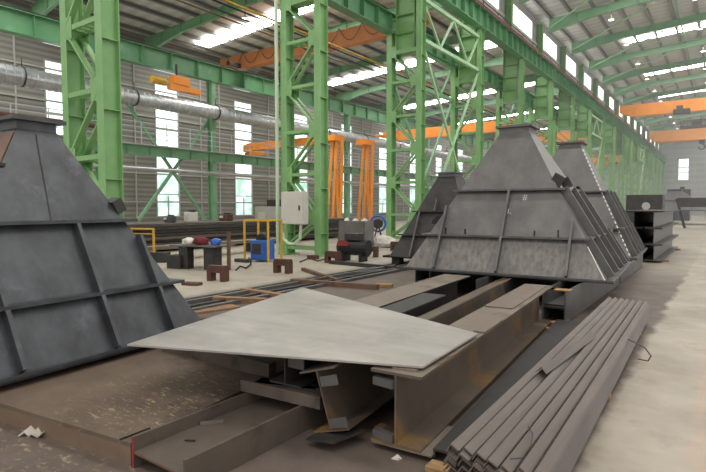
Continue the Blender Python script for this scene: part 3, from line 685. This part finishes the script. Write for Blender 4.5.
# weld seam on east face
mb = MB()
mb.bar(V((w1(.57*2.27)[0]+w1(.57*2.27)[2]+.002, .06, .57*2.27)), V((w1(.98*2.27)[0]+w1(.98*2.27)[2]+.002, .2, .98*2.27)), .012); mb.build('weld_seam', 'steel_dark', h1)
h6, w6 = hopper('distant pale pyramid hopper on legs near the far end wall', (-3.9, 59.5, 1.3), 0, 2.9, 2.3, 1.9, .45, (['steel'], 'steel_dark', 'steel_dark'), [], rings=(.5,))
for sx in (-1, 1):
    for sy in (-1, 1): MB().bar((sx*2.7, sy*2.2, -1.3), (sx*2.6, sy*2.0, 0), .2).build('leg', 'steel_dark', h6)
# blocks under the nearest hopper and under the others
def block(label, loc, dims, m, rz=0, name='support_block', cat='block', group=None):
    o = MB().box((0, 0, dims[2]/2), dims).build(name, m, None, loc, bevel=.004); o.rotation_euler = (0, 0, rz)
    return tag(o, label, cat, group)
# ------------------------------------------------------------------ floor platform & beams in the foreground
ZT = .15
pl = thing('steel_platform', 'dusty brown steel platform under and before the nearest hopper', 'platform', (0, 0, 0))
A_ = atz(0, 422, 0); B_ = atz(131, 466, 0)
dirx = (B_-A_).normalized(); diry = V((-dirx.y, dirx.x, 0))
far = 2.55
C0 = B_-dirx*5.2
MB().poly([C0+V((0, 0, ZT-.03)), B_+V((0, 0, ZT-.03)), B_+diry*far+V((0, 0, ZT-.03)), C0+diry*far+V((0, 0, ZT-.03)), C0+V((0, 0, ZT)), B_+V((0, 0, ZT)), B_+diry*far+V((0, 0, ZT)), C0+diry*far+V((0, 0, ZT))],
          [(3, 2, 1, 0), (4, 5, 6, 7), (0, 1, 5, 4), (1, 2, 6, 5), (2, 3, 7, 6), (3, 0, 4, 7)]).build('deck_plate', 'platform', pl)
MB().bar(C0+diry*.01+V((0, 0, ZT/2-.015)), B_+diry*.01+V((0, 0, ZT/2-.015)), .02, ZT-.031).build('edge_channel', 'fascia', pl)
far = 1.36
MB().bar(V((-4.74, 3.24, .215)), V((-3.2, 3.26, .215)), .09, .13).build('raised_edge_beam', 'flat', pl)
for k_, (u, v) in enumerate(((-1.9, 1.0), (-2.0, 2.2))):
    pass
cw_ = [V((-5.0, 1.15)), V((-5.2, 3.7)), V((-7.6, .8)), V((-7.85, 3.6))]
for i, c in enumerate(cw_):
    on = i < 2
    block(['small steel block under the near hopper edge at left', 'small steel block under the near hopper right corner', 'tall steel block under the hidden near hopper corner at back left', 'tall steel block under the hidden near hopper corner at back'][i], (c.x, c.y, ZT if c.x > -6.9 else 0), (.12, .12, .06 if c.x > -6.9 else .21), 'steel_dark')
# low H beam lying on its side
def hbeam(name, label, A, B, prof, m, up=(0, 0, 1), group='loose steel beams in the foreground', parts=()):
    A, B = V(A), V(B); t = thing(name, label, 'steel beam', A, 0, group)
    MB().sweep(prof, V((0, 0, 0)), B-A, up).build('beam_section', m, t)
    return t
la, lb = atz(161, 452, .1), None
fl_w, fl_h = .54, .2
a0 = atz(130, 466, 0); b0 = atz(192, 487, 0)
dL = (atz(250, 391, .2)-atz(131, 437, .2)).normalized()
n0 = V((dL.y, -dL.x, 0))
s0 = a0+n0*(fl_w/2)+n0*.03; s0.z = fl_h/2+.002
lo = hbeam('steel_beam', 'low wide steel beam lying flat with red painted end', s0, s0+dL*3.4, HS(fl_w, fl_h, .02, .014), 'flat')
pts_ = HS(fl_w, fl_h, .021, .015)
MB().bar(-n0*(fl_w/2-.01)-dL*.004, -n0*(fl_w/2-.01)+dL*.0, .022, fl_h+.002).build('red_painted_end', 'red', lo)
MB().bar(-n0*(fl_w/2-.03)-dL*.002, -n0*(-fl_w/2+.03)-dL*.002, .002, .015).build('rusty_web_edge', 'rust', lo)
tag(MB().box((0, 0, .012), (.16, .012, .022), Matrix.Rotation(.9, 3, 'Z')).build('steel_strip', 'beam_brown', None, atz(212, 424, .11)), 'short bent steel strip lying in the low flat beam', 'steel scrap')
tag(MB().box((0, 0, .006), (.07, .014, .008), Matrix.Rotation(.5, 3, 'Z')).build('steel_strip', 'steel_dark', None, atz(190, 441, .11)), 'tiny dark steel sliver lying in the low flat beam', 'steel scrap')
q = atz(135, 438, ZT+.004); tag(MB().bar((0, 0, .004), atz(150, 428, ZT)-atz(120, 440, ZT), .012, .008).build('steel_rod', 'black', None, atz(120, 440, ZT+.002)), 'thin black rod lying on the platform corner', 'rod')
# crumpled paper
bm_ = MB(); pp = [(-.05, -.03), (.0, -.04), (.06, -.02), (.05, .03), (0, .02), (-.06, .03)]
for i in range(5):
    x0, x1 = -.06+i*.028, -.06+(i+1)*.028
    z0, z1 = (.012, .035)[i % 2], (.035, .012)[i % 2]
    bm_.poly([(x0, -.03+.01*(i % 3), z0), (x1, -.025+.008*(i % 2), z1), (x1, .03, z1+.012), (x0, .028, z0+.015), (x0, -.03+.01*(i % 3), z0-.01), (x1, -.025+.008*(i % 2), z1-.01), (x1, .03, z1), (x0, .028, z0)], [(0, 1, 2, 3), (7, 6, 5, 4), (0, 4, 5, 1), (3, 2, 6, 7), (0, 3, 7, 4), (1, 5, 6, 2)])
o = bm_.build('paper_scrap', 'paper', None, atz(32, 436, .0)); o.rotation_euler = (0, 0, .4); o.scale = (1.3, 1.3, 1.2); tag(o, 'crumpled white paper scrap on the floor before the platform', 'litter')
o = MB().poly([(0, 0, .002), (.05, .01, .015), (.06, .04, .004), (.02, .05, .02), (0, 0, 0), (.05, .01, .0), (.06, .04, 0), (.02, .05, .0)], [(0, 1, 2, 3), (7, 6, 5, 4), (0, 4, 5, 1), (1, 5, 6, 2), (2, 6, 7, 3), (3, 7, 4, 0)]).build('paper_scrap', 'paper', None, atz(391, 459, 0)); tag(o, 'small white scrap on the floor below the big beam', 'litter')
# dark timber across the low beam
TA, TB = atz(238, 392, .2), atz(308, 409, .2)
tag(MB().bar(V((0, 0, .045)), (TB-TA)*1.12+V((0, 0, .045)), .16, .09).build('timber_bearer', 'flat', None, TA+V((0, .1, 0.005))), 'dark brown bearer laid across the low flat beam', 'bearer')
# beam A upright under the plate
ZB = .56
ga = V((-2.68, 2.86, .43))
ba = hbeam('steel_beam', 'short upright dark steel beam under the plate standing on a bearer', ga, ga+V((-.25, 3.0, 0)), HP(.265, .3, .014, .01), 'steel_dark')
MB().box((.09, .03, .05), (.16, .012, .09)).build('end_stiffener', 'steel_edge', ba)
MB().box((-.02, .05, -.145), (.5, .12, .02), Matrix.Rotation(.3, 3, 'Z')).build('packing_plate', 'steel_dark', ba)
block('dark timber block hidden under the far end of the short beam', (ga.x-.22, ga.y+2.6, 0), (.5, .12, .295), 'timber')
# beam B tilted
gb = V((-2.24, 2.78, .30)); up_ = V((-.3, -.04, 1))
bb = hbeam('steel_beam', 'tilted steel beam leaning between two upright beams under the plate', gb, gb+V((-.42, 4.9, .03)), HP(.44, .3, .014, .01), 'beam_rust', up_)
rotb = Matrix.Rotation(-.29, 3, 'Y')
for dz in (.13, -.16):
    MB().box(rotb @ V((.09, .0, dz)), (.15, .012, .07), rotb).build('end_stiffener', 'steel_edge', bb)
o = MB().poly([(0, 0, 0), (.22, .02, .02), (.3, .3, .03), (.02, .3, .0), (0, 0, .012), (.22, .02, .032), (.3, .3, .042), (.02, .3, .012)], [(3, 2, 1, 0), (4, 5, 6, 7), (0, 1, 5, 4), (1, 2, 6, 5), (2, 3, 7, 6), (3, 0, 4, 7)]).build('offcut_plate', 'steel_dark', None, atz(306, 440, .05)+V((0, 0, 0))); tag(o, 'dark steel offcut under the tilted beam end', 'steel scrap')
# beam C, the big one
cA = (atz(370, 370, .55)+atz(422, 377, .55))/2; cB = (atz(556, 286, .55)+atz(515, 288, .55))/2
cA.z = cB.z = .303
cB = cA+(cB-cA).normalized()*4.55
bc = hbeam('steel_beam', 'big rusty yellow brown upright steel beam in the centre foreground', cA, cB, HP(.5, .37, .018, .013), 'beam_rust')
dC = (cB-cA).normalized(); nC = V((dC.y, -dC.x, 0)); Lc = (cB-cA).length
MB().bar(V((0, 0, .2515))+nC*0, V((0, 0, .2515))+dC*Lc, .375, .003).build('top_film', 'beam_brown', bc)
for z in (.17, -.2): MB().bar(V((0, 0, z))-nC*.01, V((0, 0, z))-nC*.17+dC*.03, .05, .055).build('end_stiffener', 'steel_edge', bc)
MB().bar(V((0, 0, -.255))+nC*.04, V((0, 0, -.255))+nC*.04+dC*.5, .44, .012).build('base_plate', 'beam_brown', bc)
tag(MB().box((0, 0, .007), (.17, .06, .012), Matrix.Rotation(.15, 3, 'Z')).build('shim_plate', 'beam_brown', None, cA+V((.02, .1, .253))), 'small flat shim on the near end of the big beam', 'plate')
tag(MB().bar((0, 0, 0), dC*.62, .1, .012).build('shim_plate', 'beam_brown', None, cA+dC*1.35+nC*.14+V((0, 0, .262))), 'narrow flat bar lying on the big beam beside the bright plate', 'plate')
tag(MB().bar((0, 0, 0), dC*1.9, .3, .01).build('cover_plate', 'beam_brown', None, cA+dC*2.55-nC*.02+V((0, 0, .262))), 'long flat brown plate lying along the top of the big beam', 'plate')
for i, s_ in enumerate((.25, 4.2)):
    p = cA+dC*s_; block(['timber bearer under the near end of the big beam', 'timber bearer under the far end of the big beam'][i], (p.x+.02, p.y, 0), (.6, .1, .043), 'timber', 0, 'timber_bearer', 'bearer')
# flat plate / channel right of C
e0 = atz(415, 452, .03); 
dk = hbeam('steel_channel', 'dark flat steel channel lying on the floor right of the big beam', cA+nC*.42+dC*.05+V((0, 0, -.22)), cA+nC*.42+dC*4.6+V((0, 0, -.22)), [(-.17, -.06), (-.17, .0), (.17, .0), (.17, -.06), (.155, -.06), (.155, -.015), (-.155, -.015), (-.155, -.06)], 'steel_dark')
# left long beam E : flat topped
e1 = (atz(357.6, 297, .55)+atz(391.6, 306, .55))/2; e2 = (atz(444.7, 272.5, .55)+atz(478.7, 275, .55))/2
dE = (e2-e1).normalized(); e1 = e1-dE*.9; e1.z = .32; e2 = e1+dE*((e2-e1).length-.2); e2.z = .32
hb = hbeam('steel_beam', 'long broad flat topped steel beam running from plate to central hopper', e1, e2, HP(.46, .44, .018, .012), 'steel_dark')
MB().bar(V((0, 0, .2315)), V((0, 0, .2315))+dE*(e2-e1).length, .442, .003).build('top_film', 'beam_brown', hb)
for i, s_ in enumerate((.5, (e2-e1).length-.4)):
    p = e1+dE*s_; block(['timber bearer under near end of the long flat topped beam', 'timber bearer under far end of the long flat topped beam'][i], (p.x, p.y, 0), (.6, .12, .088), 'timber', 0, 'timber_bearer', 'bearer')
# support beams under hoppers
def sup(label, x, y0, y1, side=True, h=.46, b=.32):
    return hbeam('support_beam', label, (x, y0, h/2+.01), (x, y1, h/2+.01), HS(b, h, .02, .014) if side else HP(h, b, .02, .014), 'steel_edge', group='support beams under the hoppers')
sb = sup('grey support beam with open end under the central hopper right side', -1.93, 7.6, 12.2)
MB().box((0, .02, .0), (.3, .02, .06)).build('end_stiffener', 'steel_dark', sb)
sup('support beam under the central hopper left of middle', -3.1, 8.0, 12.2); sup('support beam under the central hopper left edge', -4.6, 8.7, 12.1)
sup('support beam under the second hopper on its right side', -1.95, 12.5, 16.2); sup('support beam under the second hopper on its left side', -4.7, 12.5, 16.2)
for i, (x, y) in enumerate(((-1.85, 7.98), (-1.62, 8.0))):
    block(['brown shim plate on support beam under the hopper', 'tan shim plate on right of the brown shim under hopper'][i], (-2.08 if i == 0 else -1.87, 7.68, .471), (.3, .18, .014), 'rust' if i == 0 else 'timber', 0, 'shim_plate', 'plate')
# ------------------------------------------------------------------ bright plate
zp = .575
PC = [atz(127, 346, zp), atz(303, 288.5, zp), atz(478, 335, zp), atz(423, 368.5, zp)]
mb = MB(); mb.poly([p for p in PC]+[p+V((0, 0, .014)) for p in PC], [(3, 2, 1, 0), (4, 5, 6, 7)]+[(i, (i+1) % 4, (i+1) % 4+4, i+4) for i in range(4)])
o = mb.build('steel_plate', 'plate'); tag(o, 'large bright grey steel plate lying across the beams', 'steel plate')
# ------------------------------------------------------------------ pile of steel angles
z_top = .33
PL0, PL1 = atz(447, 441, z_top), atz(607, 296, z_top)
PR1 = atz(650, 299, z_top)
dP = (PL1-PL0).normalized(); nP = V((dP.y, -dP.x, 0)); Lp = (PL1-PL0).length
NC, NL = 7, 16; pitch = (PR1-PL1).dot(nP)/NC
leg = pitch/1.383; th = .008; ca, sa, cb, sb_ = leg*math.cos(1.0), leg*math.sin(1.0), leg*math.cos(.57), leg*math.sin(.57)
ap = [(-ca, -sa), (0, 0), (cb, -sb_), (cb-.0045, -sb_-.0068), (-.0015, -.0125), (-ca+.0068, -sa-.0045)]
am = MB().sweep(ap, (0, 0, 0), dP*Lp); first = None
names = ORD
for c in range(NC):
    for l in range(NL):
        lb_ = 'steel angle in the %s ridge from the left, %s layer from the top' % (ORD[c], ORD[l])
        off = nP*(pitch*c+ca)+dP*(random.uniform(-.05, .05)+(-.02*c))+V((0, 0, z_top-l*.0152-PL0.z))
        loc = PL0+off+nP*random.uniform(-.007, .007)*(l > 0)
        if first is None:
            first = am.build('steel_angle', 'angle', None, loc); tag(first, lb_, 'steel angle', 'stacked steel angles')
        else:
            k_ = first.copy(); k_.location = loc; k_['label'] = lb_; COL.objects.link(k_)
# loose angle on top
la, lb2 = atz(541, 373, z_top+.012), atz(592, 336, z_top+.012)
tag(MB().sweep([(-.045, 0), (0, .05), (.045, 0), (.038, 0), (0, .041), (-.038, 0)], (0, 0, 0), lb2-la).build('steel_angle', 'angle', None, la), 'loose shorter steel angle lying askew on top of the pile', 'steel angle')
for i, (s_, c) in enumerate(((.25, 0), (2.2, 0), (4.8, 0))):
    p = PL0+dP*s_+nP*(pitch*4)
    block(['pale timber bearer under the near end of the angle pile', 'timber bearer under the middle of the angle pile', 'timber bearer under the far end of the angle pile'][i], (p.x-(.14 if i == 0 else 0), p.y, 0), (.82 if i == 0 else .46, .11, .035), 'timber', math.atan2(nP.y, nP.x), 'timber_bearer', 'bearer')
w_ = [atz(620, 335, .3), atz(632, 341, .29), atz(645, 348, .25), atz(651, 356, .16), atz(648, 361, .1), atz(638, 359, .03)]
tag(MB().path(w_, .006, 6).build('binding_wire', 'rust'), 'bent binding wire hooked over the right side of the angle pile', 'wire')
w_ = [atz(528, 426, .337), atz(533, 434, .337), atz(531, 445, .337), atz(522, 458, .337), atz(510, 459, .337)]
tag(MB().path(w_, .003, 6).build('thin_wire', 'steel_dark'), 'thin curved wire lying on the near top of the angle pile', 'wire')
w_ = [atz(422, 440, .07), atz(425, 450, .09), atz(430, 454, .05)]
# ------------------------------------------------------------------ stack of beams at right
gx = {0: -1.67, 1: -2.17}
for l in range(3):
    for c in range(2):
        o = hbeam('stacked_beam', '%s stacked steel beam on the %s row of the walkway stack' % (['bottom', 'middle', 'top'][l], ['right', 'left'][c]), (gx[c]-.0*l, 17.3+.15*(2-l), .3+l*.49), (gx[c]-.0*l, 24.2, .3+l*.49), HP(.47, .44, .02, .014), 'steel' if c == 0 else 'steel_dark', group='beams stacked beside the walkway')
block('long dark plate lying on top of the beam stack', (-1.95, 20.6, 1.516), (1.15, 7.2, .03), 'steel_dark', 0, 'steel_plate', 'steel plate')
for i, y in enumerate((18.2, 23.3)): block('timber bearer under the %s end of the beam stack' % ['near', 'far'][i], (-1.92, y, 0), (1.2, .15, .064), 'timber', 0, 'timber_bearer', 'bearer')
tk = thing('steel_tank', 'dark box tank with pale round mark behind the beam stack', 'tank', (-3.5, 32.0, 0))
MB().box((0, 0, 1.15), (1.7, 1.2, 2.3)).build('body', 'steel_dark', tk, bevel=.03); MB().tube((.1, -.6, 1.7), (.1, -.63, 1.7), .2, 16).build('round_mark', 'gantrywall', tk)
tk = thing('steel_tank', 'dark blue grey box tank beyond the distant hopper', 'tank', (-4.6, 75.0, 0))
MB().box((0, 0, 1.9), (2.4, 2, 3.8)).build('body', 'steel_blue', tk, bevel=.05); MB().box((.3, 0, 3.95), (.5, .5, .3)).build('lid', 'steel_dark', tk)
tk = thing('machine_frame', 'dark steel frame beside the distant hopper at right edge', 'frame', (-1.6, 48.0, 0))
MB().bar((-.9, 0, 0), (-1.5, 0, 2.3), .18).bar((.9, 0, 0), (1.2, 0, 2.3), .18).build('leg', 'steel_dark', tk); MB().box((0, 0, 2.0), (2.8, 1.4, .7)).build('top_box', 'steel_dark', tk)
# ------------------------------------------------------------------ aisle floor: tracks, stands, table...
tr_ = [(-6.75, .06, 'steel_edge'), (-7.0, .06, 'steel_dark'), (-7.35, .07, 'steel_edge'), (-7.6, .05, 'steel_dark')]
tc = 0
for x, hh, m in tr_:
    tag(MB().bar((0, 0, 0), (0, 15.5, 0), .09, hh).build('floor_rail', m, None, (x, 2.6, hh/2+.001)), '%s long steel rail from the right on the aisle floor' % ORD[tc], 'rail', 'long rails on the aisle floor'); tc += 1
def saddle(label, loc, rz, s=1.0):
    t = thing('saddle_stand', label, 'stand', loc, rz, 'saddle stands along the rails')
    MB().box((0, 0, .17*s), (.46*s, .16*s, .16*s)).build('cross_plate', 'maroon', t)
    for sx in (-1, 1): MB().box((sx*.18*s, 0, .05*s), (.12*s, .18*s, .3*s)).build('leg', 'maroon', t)
    return t
sd = [(218, 281, 'first maroon saddle stand from the left beside the rails'), (283, 273, 'second maroon saddle stand from the left beside the rails'), (333, 263, 'third maroon saddle stand from the left beside the rails'), (371, 257, 'fourth maroon saddle stand from the left beside the rails'), (397, 251, 'fifth maroon saddle stand near the small hopper base')]
sd0 = None
for x, y, l in sd:
    p = atz(x, y, 0); p.x = min(p.x, -7.85) if y > 262 else p.x
    if sd0 is None: sd0 = saddle(l, (p.x, p.y, .1), .2)
    else: dup(sd0, (p.x, p.y, .1), l, .1)
def bench():
    c = atz(203, 268, 0)
    t = thing('welding_bench', 'dark steel welding bench plate on blocks at left aisle', 'bench', c, .2)
    MB().box((0, 0, .62), (1.5, .9, .03)).build('bench_top', 'steel_edge', t)
    for x, y in ((-.35, -.25), (.45, -.2), (.15, .3)): MB().box((x, y, .3), (.3, .25, .6)).build('leg', 'steel_dark', t)
    MB().box((-.6, -.3, .18), (.45, .35, .36)).build('support_block', 'steel_dark', t)
    return c
c = bench()
def lump(name, label, cat, loc, s, m, seed):
    random.seed(seed); b_ = bmesh.new(); bmesh.ops.create_icosphere(b_, subdivisions=2, radius=1)
    for v in b_.verts:
        k_ = 1+random.uniform(-.18, .18); v.co = V((v.co.x*s[0]*k_, v.co.y*s[1]*k_, max(v.co.z, -.6)*s[2]*k_+s[2]*.6))
    mb = MB(); mb.bm.free(); mb.bm = b_; return tag(mb.build(name, m, None, loc), label, cat)
lump('cloth_bundle', 'white cloth bundle on the welding bench', 'cloth', c+V((-.35, -.2, .636)), (.2, .16, .12), 'cloth_white', 1)
lump('cloth_bundle', 'dark red cloth bundle on the welding bench', 'cloth', c+V((0, -.05, .636)), (.24, .18, .13), 'cloth_red', 2)
lump('safety_helmet', 'blue safety helmet on the welding bench', 'helmet', c+V((.4, .12, .636)), (.15, .14, .12), 'cloth_blue', 3)
tag(MB().box((0, 0, .5), (.09, .06, 1.0)).build('steel_post', 'rust', None, atz(229, 270, 0)), 'dark upright steel post right of the welding bench', 'post')
# yellow frame with blue welding machine
c = atz(258, 262, 0)
wm = thing('welding_machine', 'blue welding machine inside a yellow frame left of the cabinet column', 'welding machine', c, .2)
MB().box((0, .25, .35), (.55, .5, .6)).build('body', 'blue', wm, bevel=.02); MB().box((-.05, -.01, .4), (.3, .02, .3)).build('front_panel', 'steel_dark', wm)
yf = MB()
for x in (-.42, .42):
    for y in (-.08, .65): yf.bar((x, y, 0), (x, y, 1.25), .05)
for y in (-.08, .65): yf.bar((-.42, y, 1.25), (.42, y, 1.25), .05)
for x in (-.42, .42): yf.bar((x, -.08, 1.25), (x, .65, 1.25), .05)
yf.build('cage_frame', 'yellow', wm)
MB().tube((0, .2, .65), (0, .35, .68), .2, 12).build('wire_reel', 'steel_dark', wm)
c = atz(145, 262, 0)
yf = thing('yellow_barrier', 'yellow tubular frame beside the right edge of nearest hopper', 'barrier', c, .25)
MB().bar((.35, 0, 0), (.35, 0, 1.0), .05).bar((-.5, 0, 0), (-.5, 0, 1.0), .05).bar((-.52, 0, 1.0), (.37, 0, 1.0), .05).bar((-.5, 0, .85), (.35, 0, .85), .03).build('tube_frame', 'yellow', yf)
for i, (x, y, dm, l) in enumerate(((243, 262, (.5, .25, .1), 'small dark steel plate on the floor left of blue machine'), (192, 285, (.4, .2, .06), 'flat dark steel offcut on the aisle floor beside nearest hopper'), (160, 262, (.5, .4, .3), 'dark low steel box right of the yellow barrier'), (313, 259, (.35, .25, .12), 'dark steel offcut at the foot of cabinet column'), (408, 248, (.6, .3, .15), 'dark steel piece at the foot of the third column'))):
    o = MB().box((0, 0, dm[2]/2), dm).build('steel_offcut', 'maroon' if i % 2 else 'steel_dark', None, atz(x, y, 0), bevel=.01); o.rotation_euler = (0, 0, .3*i); tag(o, l, 'steel scrap')
hp = [atz(236, 270, .02), atz(240, 266, .02), atz(246, 268, .02), atz(251, 264, .02), atz(249, 258, .5)]
tag(MB().path(hp, .02, 6).build('welding_cable', 'black'), 'black welding cable trailing from the blue machine on the floor', 'cable')
hp = [atz(300, 262, .02), atz(309, 258, .02), atz(318, 261, .02), atz(330, 257, .02), atz(345, 259, .02)]
tag(MB().path(hp, .02, 6).build('welding_cable', 'black'), 'black cable curling on the floor beside the cabinet column', 'cable')
# long pile of plates behind
def plates():
    y0, y1 = 9.8, 24.0
    for i in range(8):
        w = 2.3-.1*(i % 3); h = .118
        tag(MB().box((0, (y1-y0)/2+random.uniform(-.3, .3), h/2), (w, y1-y0-random.uniform(0, 1.2), h*.86)).build('stacked_plates', 'flat' if i % 2 else 'steel_dark', None, (-17.9+random.uniform(-.1, .1), y0, .1+i*h)), 'long flat steel slab in the low aisle stack, %s from the bottom' % ORD[i], 'steel slab', 'steel slabs in the aisle stack')
    for y in (11, 16, 22): tag(MB().box((0, 0, .05), (2.5, .2, .1)).build('timber_bearer', 'timber', None, (-17.9, y, 0)), 'timber bearer under the aisle slab stack, %s' % {11: 'nearest', 16: 'middle', 22: 'farthest'}[y], 'bearer')
plates()
# long thin pile nearer
tag(MB().box((0, 4.3, .05), (.5, 8.6, .1)).build('steel_channel', 'beam_brown', None, (-14.2, 6.8, .35)), 'long pale topped steel bar lying across blocks in the aisle', 'steel bar')
for y in (8.2, 13.6): block('low block under the %s end of the aisle bar' % ('near' if y < 10 else 'far'), (-14.2, y, 0), (.6, .4, .35), 'steel_dark')
# machines on/behind slab stack
def machine(label, x, y, px, m, dims, z=0.0, name='workshop_machine'):
    t = thing(name, label, 'machine', (x, y, z)); MB().box((0, 0, dims[2]*.4), (dims[0], dims[1], dims[2]*.8)).build('body', m, t, bevel=.03)
    MB().box((dims[0]*.2, 0, dims[2]*.88), (dims[0]*.5, dims[1]*.5, dims[2]*.22)).build('head', 'steel_dark', t)
    MB().box((-dims[0]*.1, -dims[1]/2-.02, dims[2]*.5), (dims[0]*.4, .04, dims[2]*.3)).build('panel', 'cabinet', t); return t
zt = 1.045
def onst(px, x=-17.9): return atX(px, 220, x).y
machine('grey and white machine on the slab stack below the first window', -17.9, onst(191), 0, 'cabinet', (.42, .4, .5), zt)
machine('dark blue machine on the slab stack left of the grey machine', -17.9, onst(170), 0, 'steel_blue', (.35, .35, .3), zt)
machine('red brown machine on slab stack near the second window', -17.9, onst(226), 0, 'maroon', (.5, .4, .35), zt)
machine('large grey cabinet machine left of the cabinet column', -22.5, atX(272, 215, -22.5).y, 0, 'gantrywall', (1.5, 1.4, 2.1), 0)
# dark bin and clutter right of column 2
c = atz(356, 248, 0)
bn = thing('steel_bin', 'dark grey steel bin full of parts under the orange gantry legs', 'bin', c, .1)
MB().bx(-.6, .6, -.4, .4, .1, .16).bx(-.6, .6, -.4, -.36, .1, 1.1).bx(-.6, .6, .36, .4, .1, 1.1).bx(-.6, -.56, -.4, .4, .1, 1.1).bx(.56, .6, -.4, .4, .1, 1.1).build('bin_body', 'steel', bn)
MB().bx(-.5, -.4, -.4, .4, 0, .1).build('foot', 'steel_dark', bn); MB().bx(.4, .5, -.4, .4, 0, .1).build('foot', 'steel_dark', bn)
for i in range(5): lump('cloth_bundle', ['white', 'grey', 'pale', 'crumpled', 'folded'][i]+' bundle heaped in the dark steel bin, %s from left' % ORD[i], 'bundle', c+V((-.42+i*.21, .05*(i % 2), .88)), (.12, .2, .2), ['cloth_white', 'steel_edge', 'cloth_white', 'timber', 'cloth_white'][i], 10+i)
c = atz(338, 262, 0)
cp = thing('air_compressor', 'black machine with red panel beside the third saddle stand', 'compressor', c+V((.25, .5, 0)), .1)
MB().tube((-.5, 0, .42), (.5, 0, .42), .24, 16).build('tank', 'black', cp); [MB().box((sx, 0, .12), (.1, .4, .24)).build('foot', 'black', cp) for sx in (-.3, .3)]
MB().box((0, 0, .75), (.5, .35, .2)).build('motor', 'steel_dark', cp); MB().box((-.25, -.26, .55), (.35, .06, .16)).build('red_panel', 'red', cp)
c = atz(378, 246, 0)
hs = thing('hose_reel', 'blue rimmed hose reel standing right of the steel bin', 'hose reel', c, .3)
n = 18; ring = [V((.33*math.cos(6.2832*i/n), 0, .95+.33*math.sin(6.2832*i/n))) for i in range(n+1)]
MB().path(ring, .05, 6).build('reel_rim', 'cloth_blue', hs); MB().tube((0, -.12, .95), (0, .12, .95), .2, 12).build('hose_coil', 'steel_dark', hs)
MB().bar((-.25, 0, 0), (0, 0, .95), .05).bar((.25, 0, 0), (0, 0, .95), .05).bar((-.3, -.2, .02), (.3, .2, .02), .04).build('stand', 'steel_dark', hs)
lump('cloth_bundle', 'pale tarpaulin heap on the floor left of the third column', 'cloth', atz(383, 247, 0), (.6, .4, .3), 'cloth_white', 44)
# planks & channels on dark floor
def plank(label, p, q, m, w=.12, h=.06, z=.0, name='timber_plank', cat='plank'):
    A, B = atz(p[0], p[1], z+h/2), atz(q[0], q[1], z+h/2); return tag(MB().bar((0, 0, 0), B-A, w, h).build(name, m, None, A), label, cat)
plank('brown plank lying left of the bright plate pointing right', (214, 299), (266, 301), 'plank', .14, .09)
plank('brown plank at an angle behind the shorter plank', (243, 290), (300, 299), 'plank', .14, .08)
plank('short tan board on the dark floor beside nearest hopper', (192, 312), (236, 306), 'plank', .3, .03)
plank('rusty channel near the third saddle stand pointing at viewer', (303, 269), (338, 281), 'rust', .1, .08, 0, 'steel_channel', 'steel bar')
plank('long brown bar lying left of the long flat topped beam', (292, 281), (378, 287), 'rust', .14, .1, 0, 'steel_channel', 'steel bar')
plank('brown edge bar at the corner of the dark floor left of plate', (197, 322), (260, 328), 'rust', .12, .14, 0, 'steel_channel', 'steel bar')
block('small black block on the floor between rails and plate', atz(352, 279, 0), (.14, .1, .06), 'black')
block('broken timber pieces beside the long flat topped beam', atz(384, 287, 0), (.35, .2, .07), 'timber', .4)
plank('timber pieces under the support beam near the angle pile', (552, 325), (572, 323), 'timber', .2, .06)
plank('thin dark bar left of the small hopper base on floor', (330, 262), (396, 268), 'steel_dark', .12, .1, 0, 'steel_channel', 'steel bar')
plank('grey bar at the foot of the small brownish hopper', (345, 274), (402, 269), 'steel_edge', .12, .06, 0, 'steel_channel', 'steel bar')
# ------------------------------------------------------------------ light
w = bpy.data.worlds.new('world'); S.world = w; w.use_nodes = True
bg = w.node_tree.nodes['Background']; bg.inputs[0].default_value = (1.0, .985, .96, 1); bg.inputs[1].default_value = 1.0
# haze in the hall
hz = MB().bx(-24, 8.9, 26, YE-.6, .05, 15.9).build('dust_haze', 'black')
hm = bpy.data.materials.new('thin_dust_haze'); hm.use_nodes = True; N = hm.node_tree.nodes; N.remove(N['Principled BSDF'])
vs = N.new('ShaderNodeVolumeScatter'); vs.inputs['Density'].default_value = .004; vs.inputs['Color'].default_value = (1, 1, 1, 1); vs.inputs['Anisotropy'].default_value = .2
hm.node_tree.links.new(vs.outputs[0], N['Material Output'].inputs['Volume'])
hz.data.materials[0] = hm; hz['kind'] = 'stuff'; tag(hz, 'thin pale dust haze hanging in the far part of the hall', 'haze')
try:
    S.cycles.use_denoising = True; S.cycles.max_bounces = 6; S.cycles.diffuse_bounces = 4; S.cycles.glossy_bounces = 3; S.cycles.volume_bounces = 0
    S.cycles.sample_clamp_indirect = 6
except Exception: pass
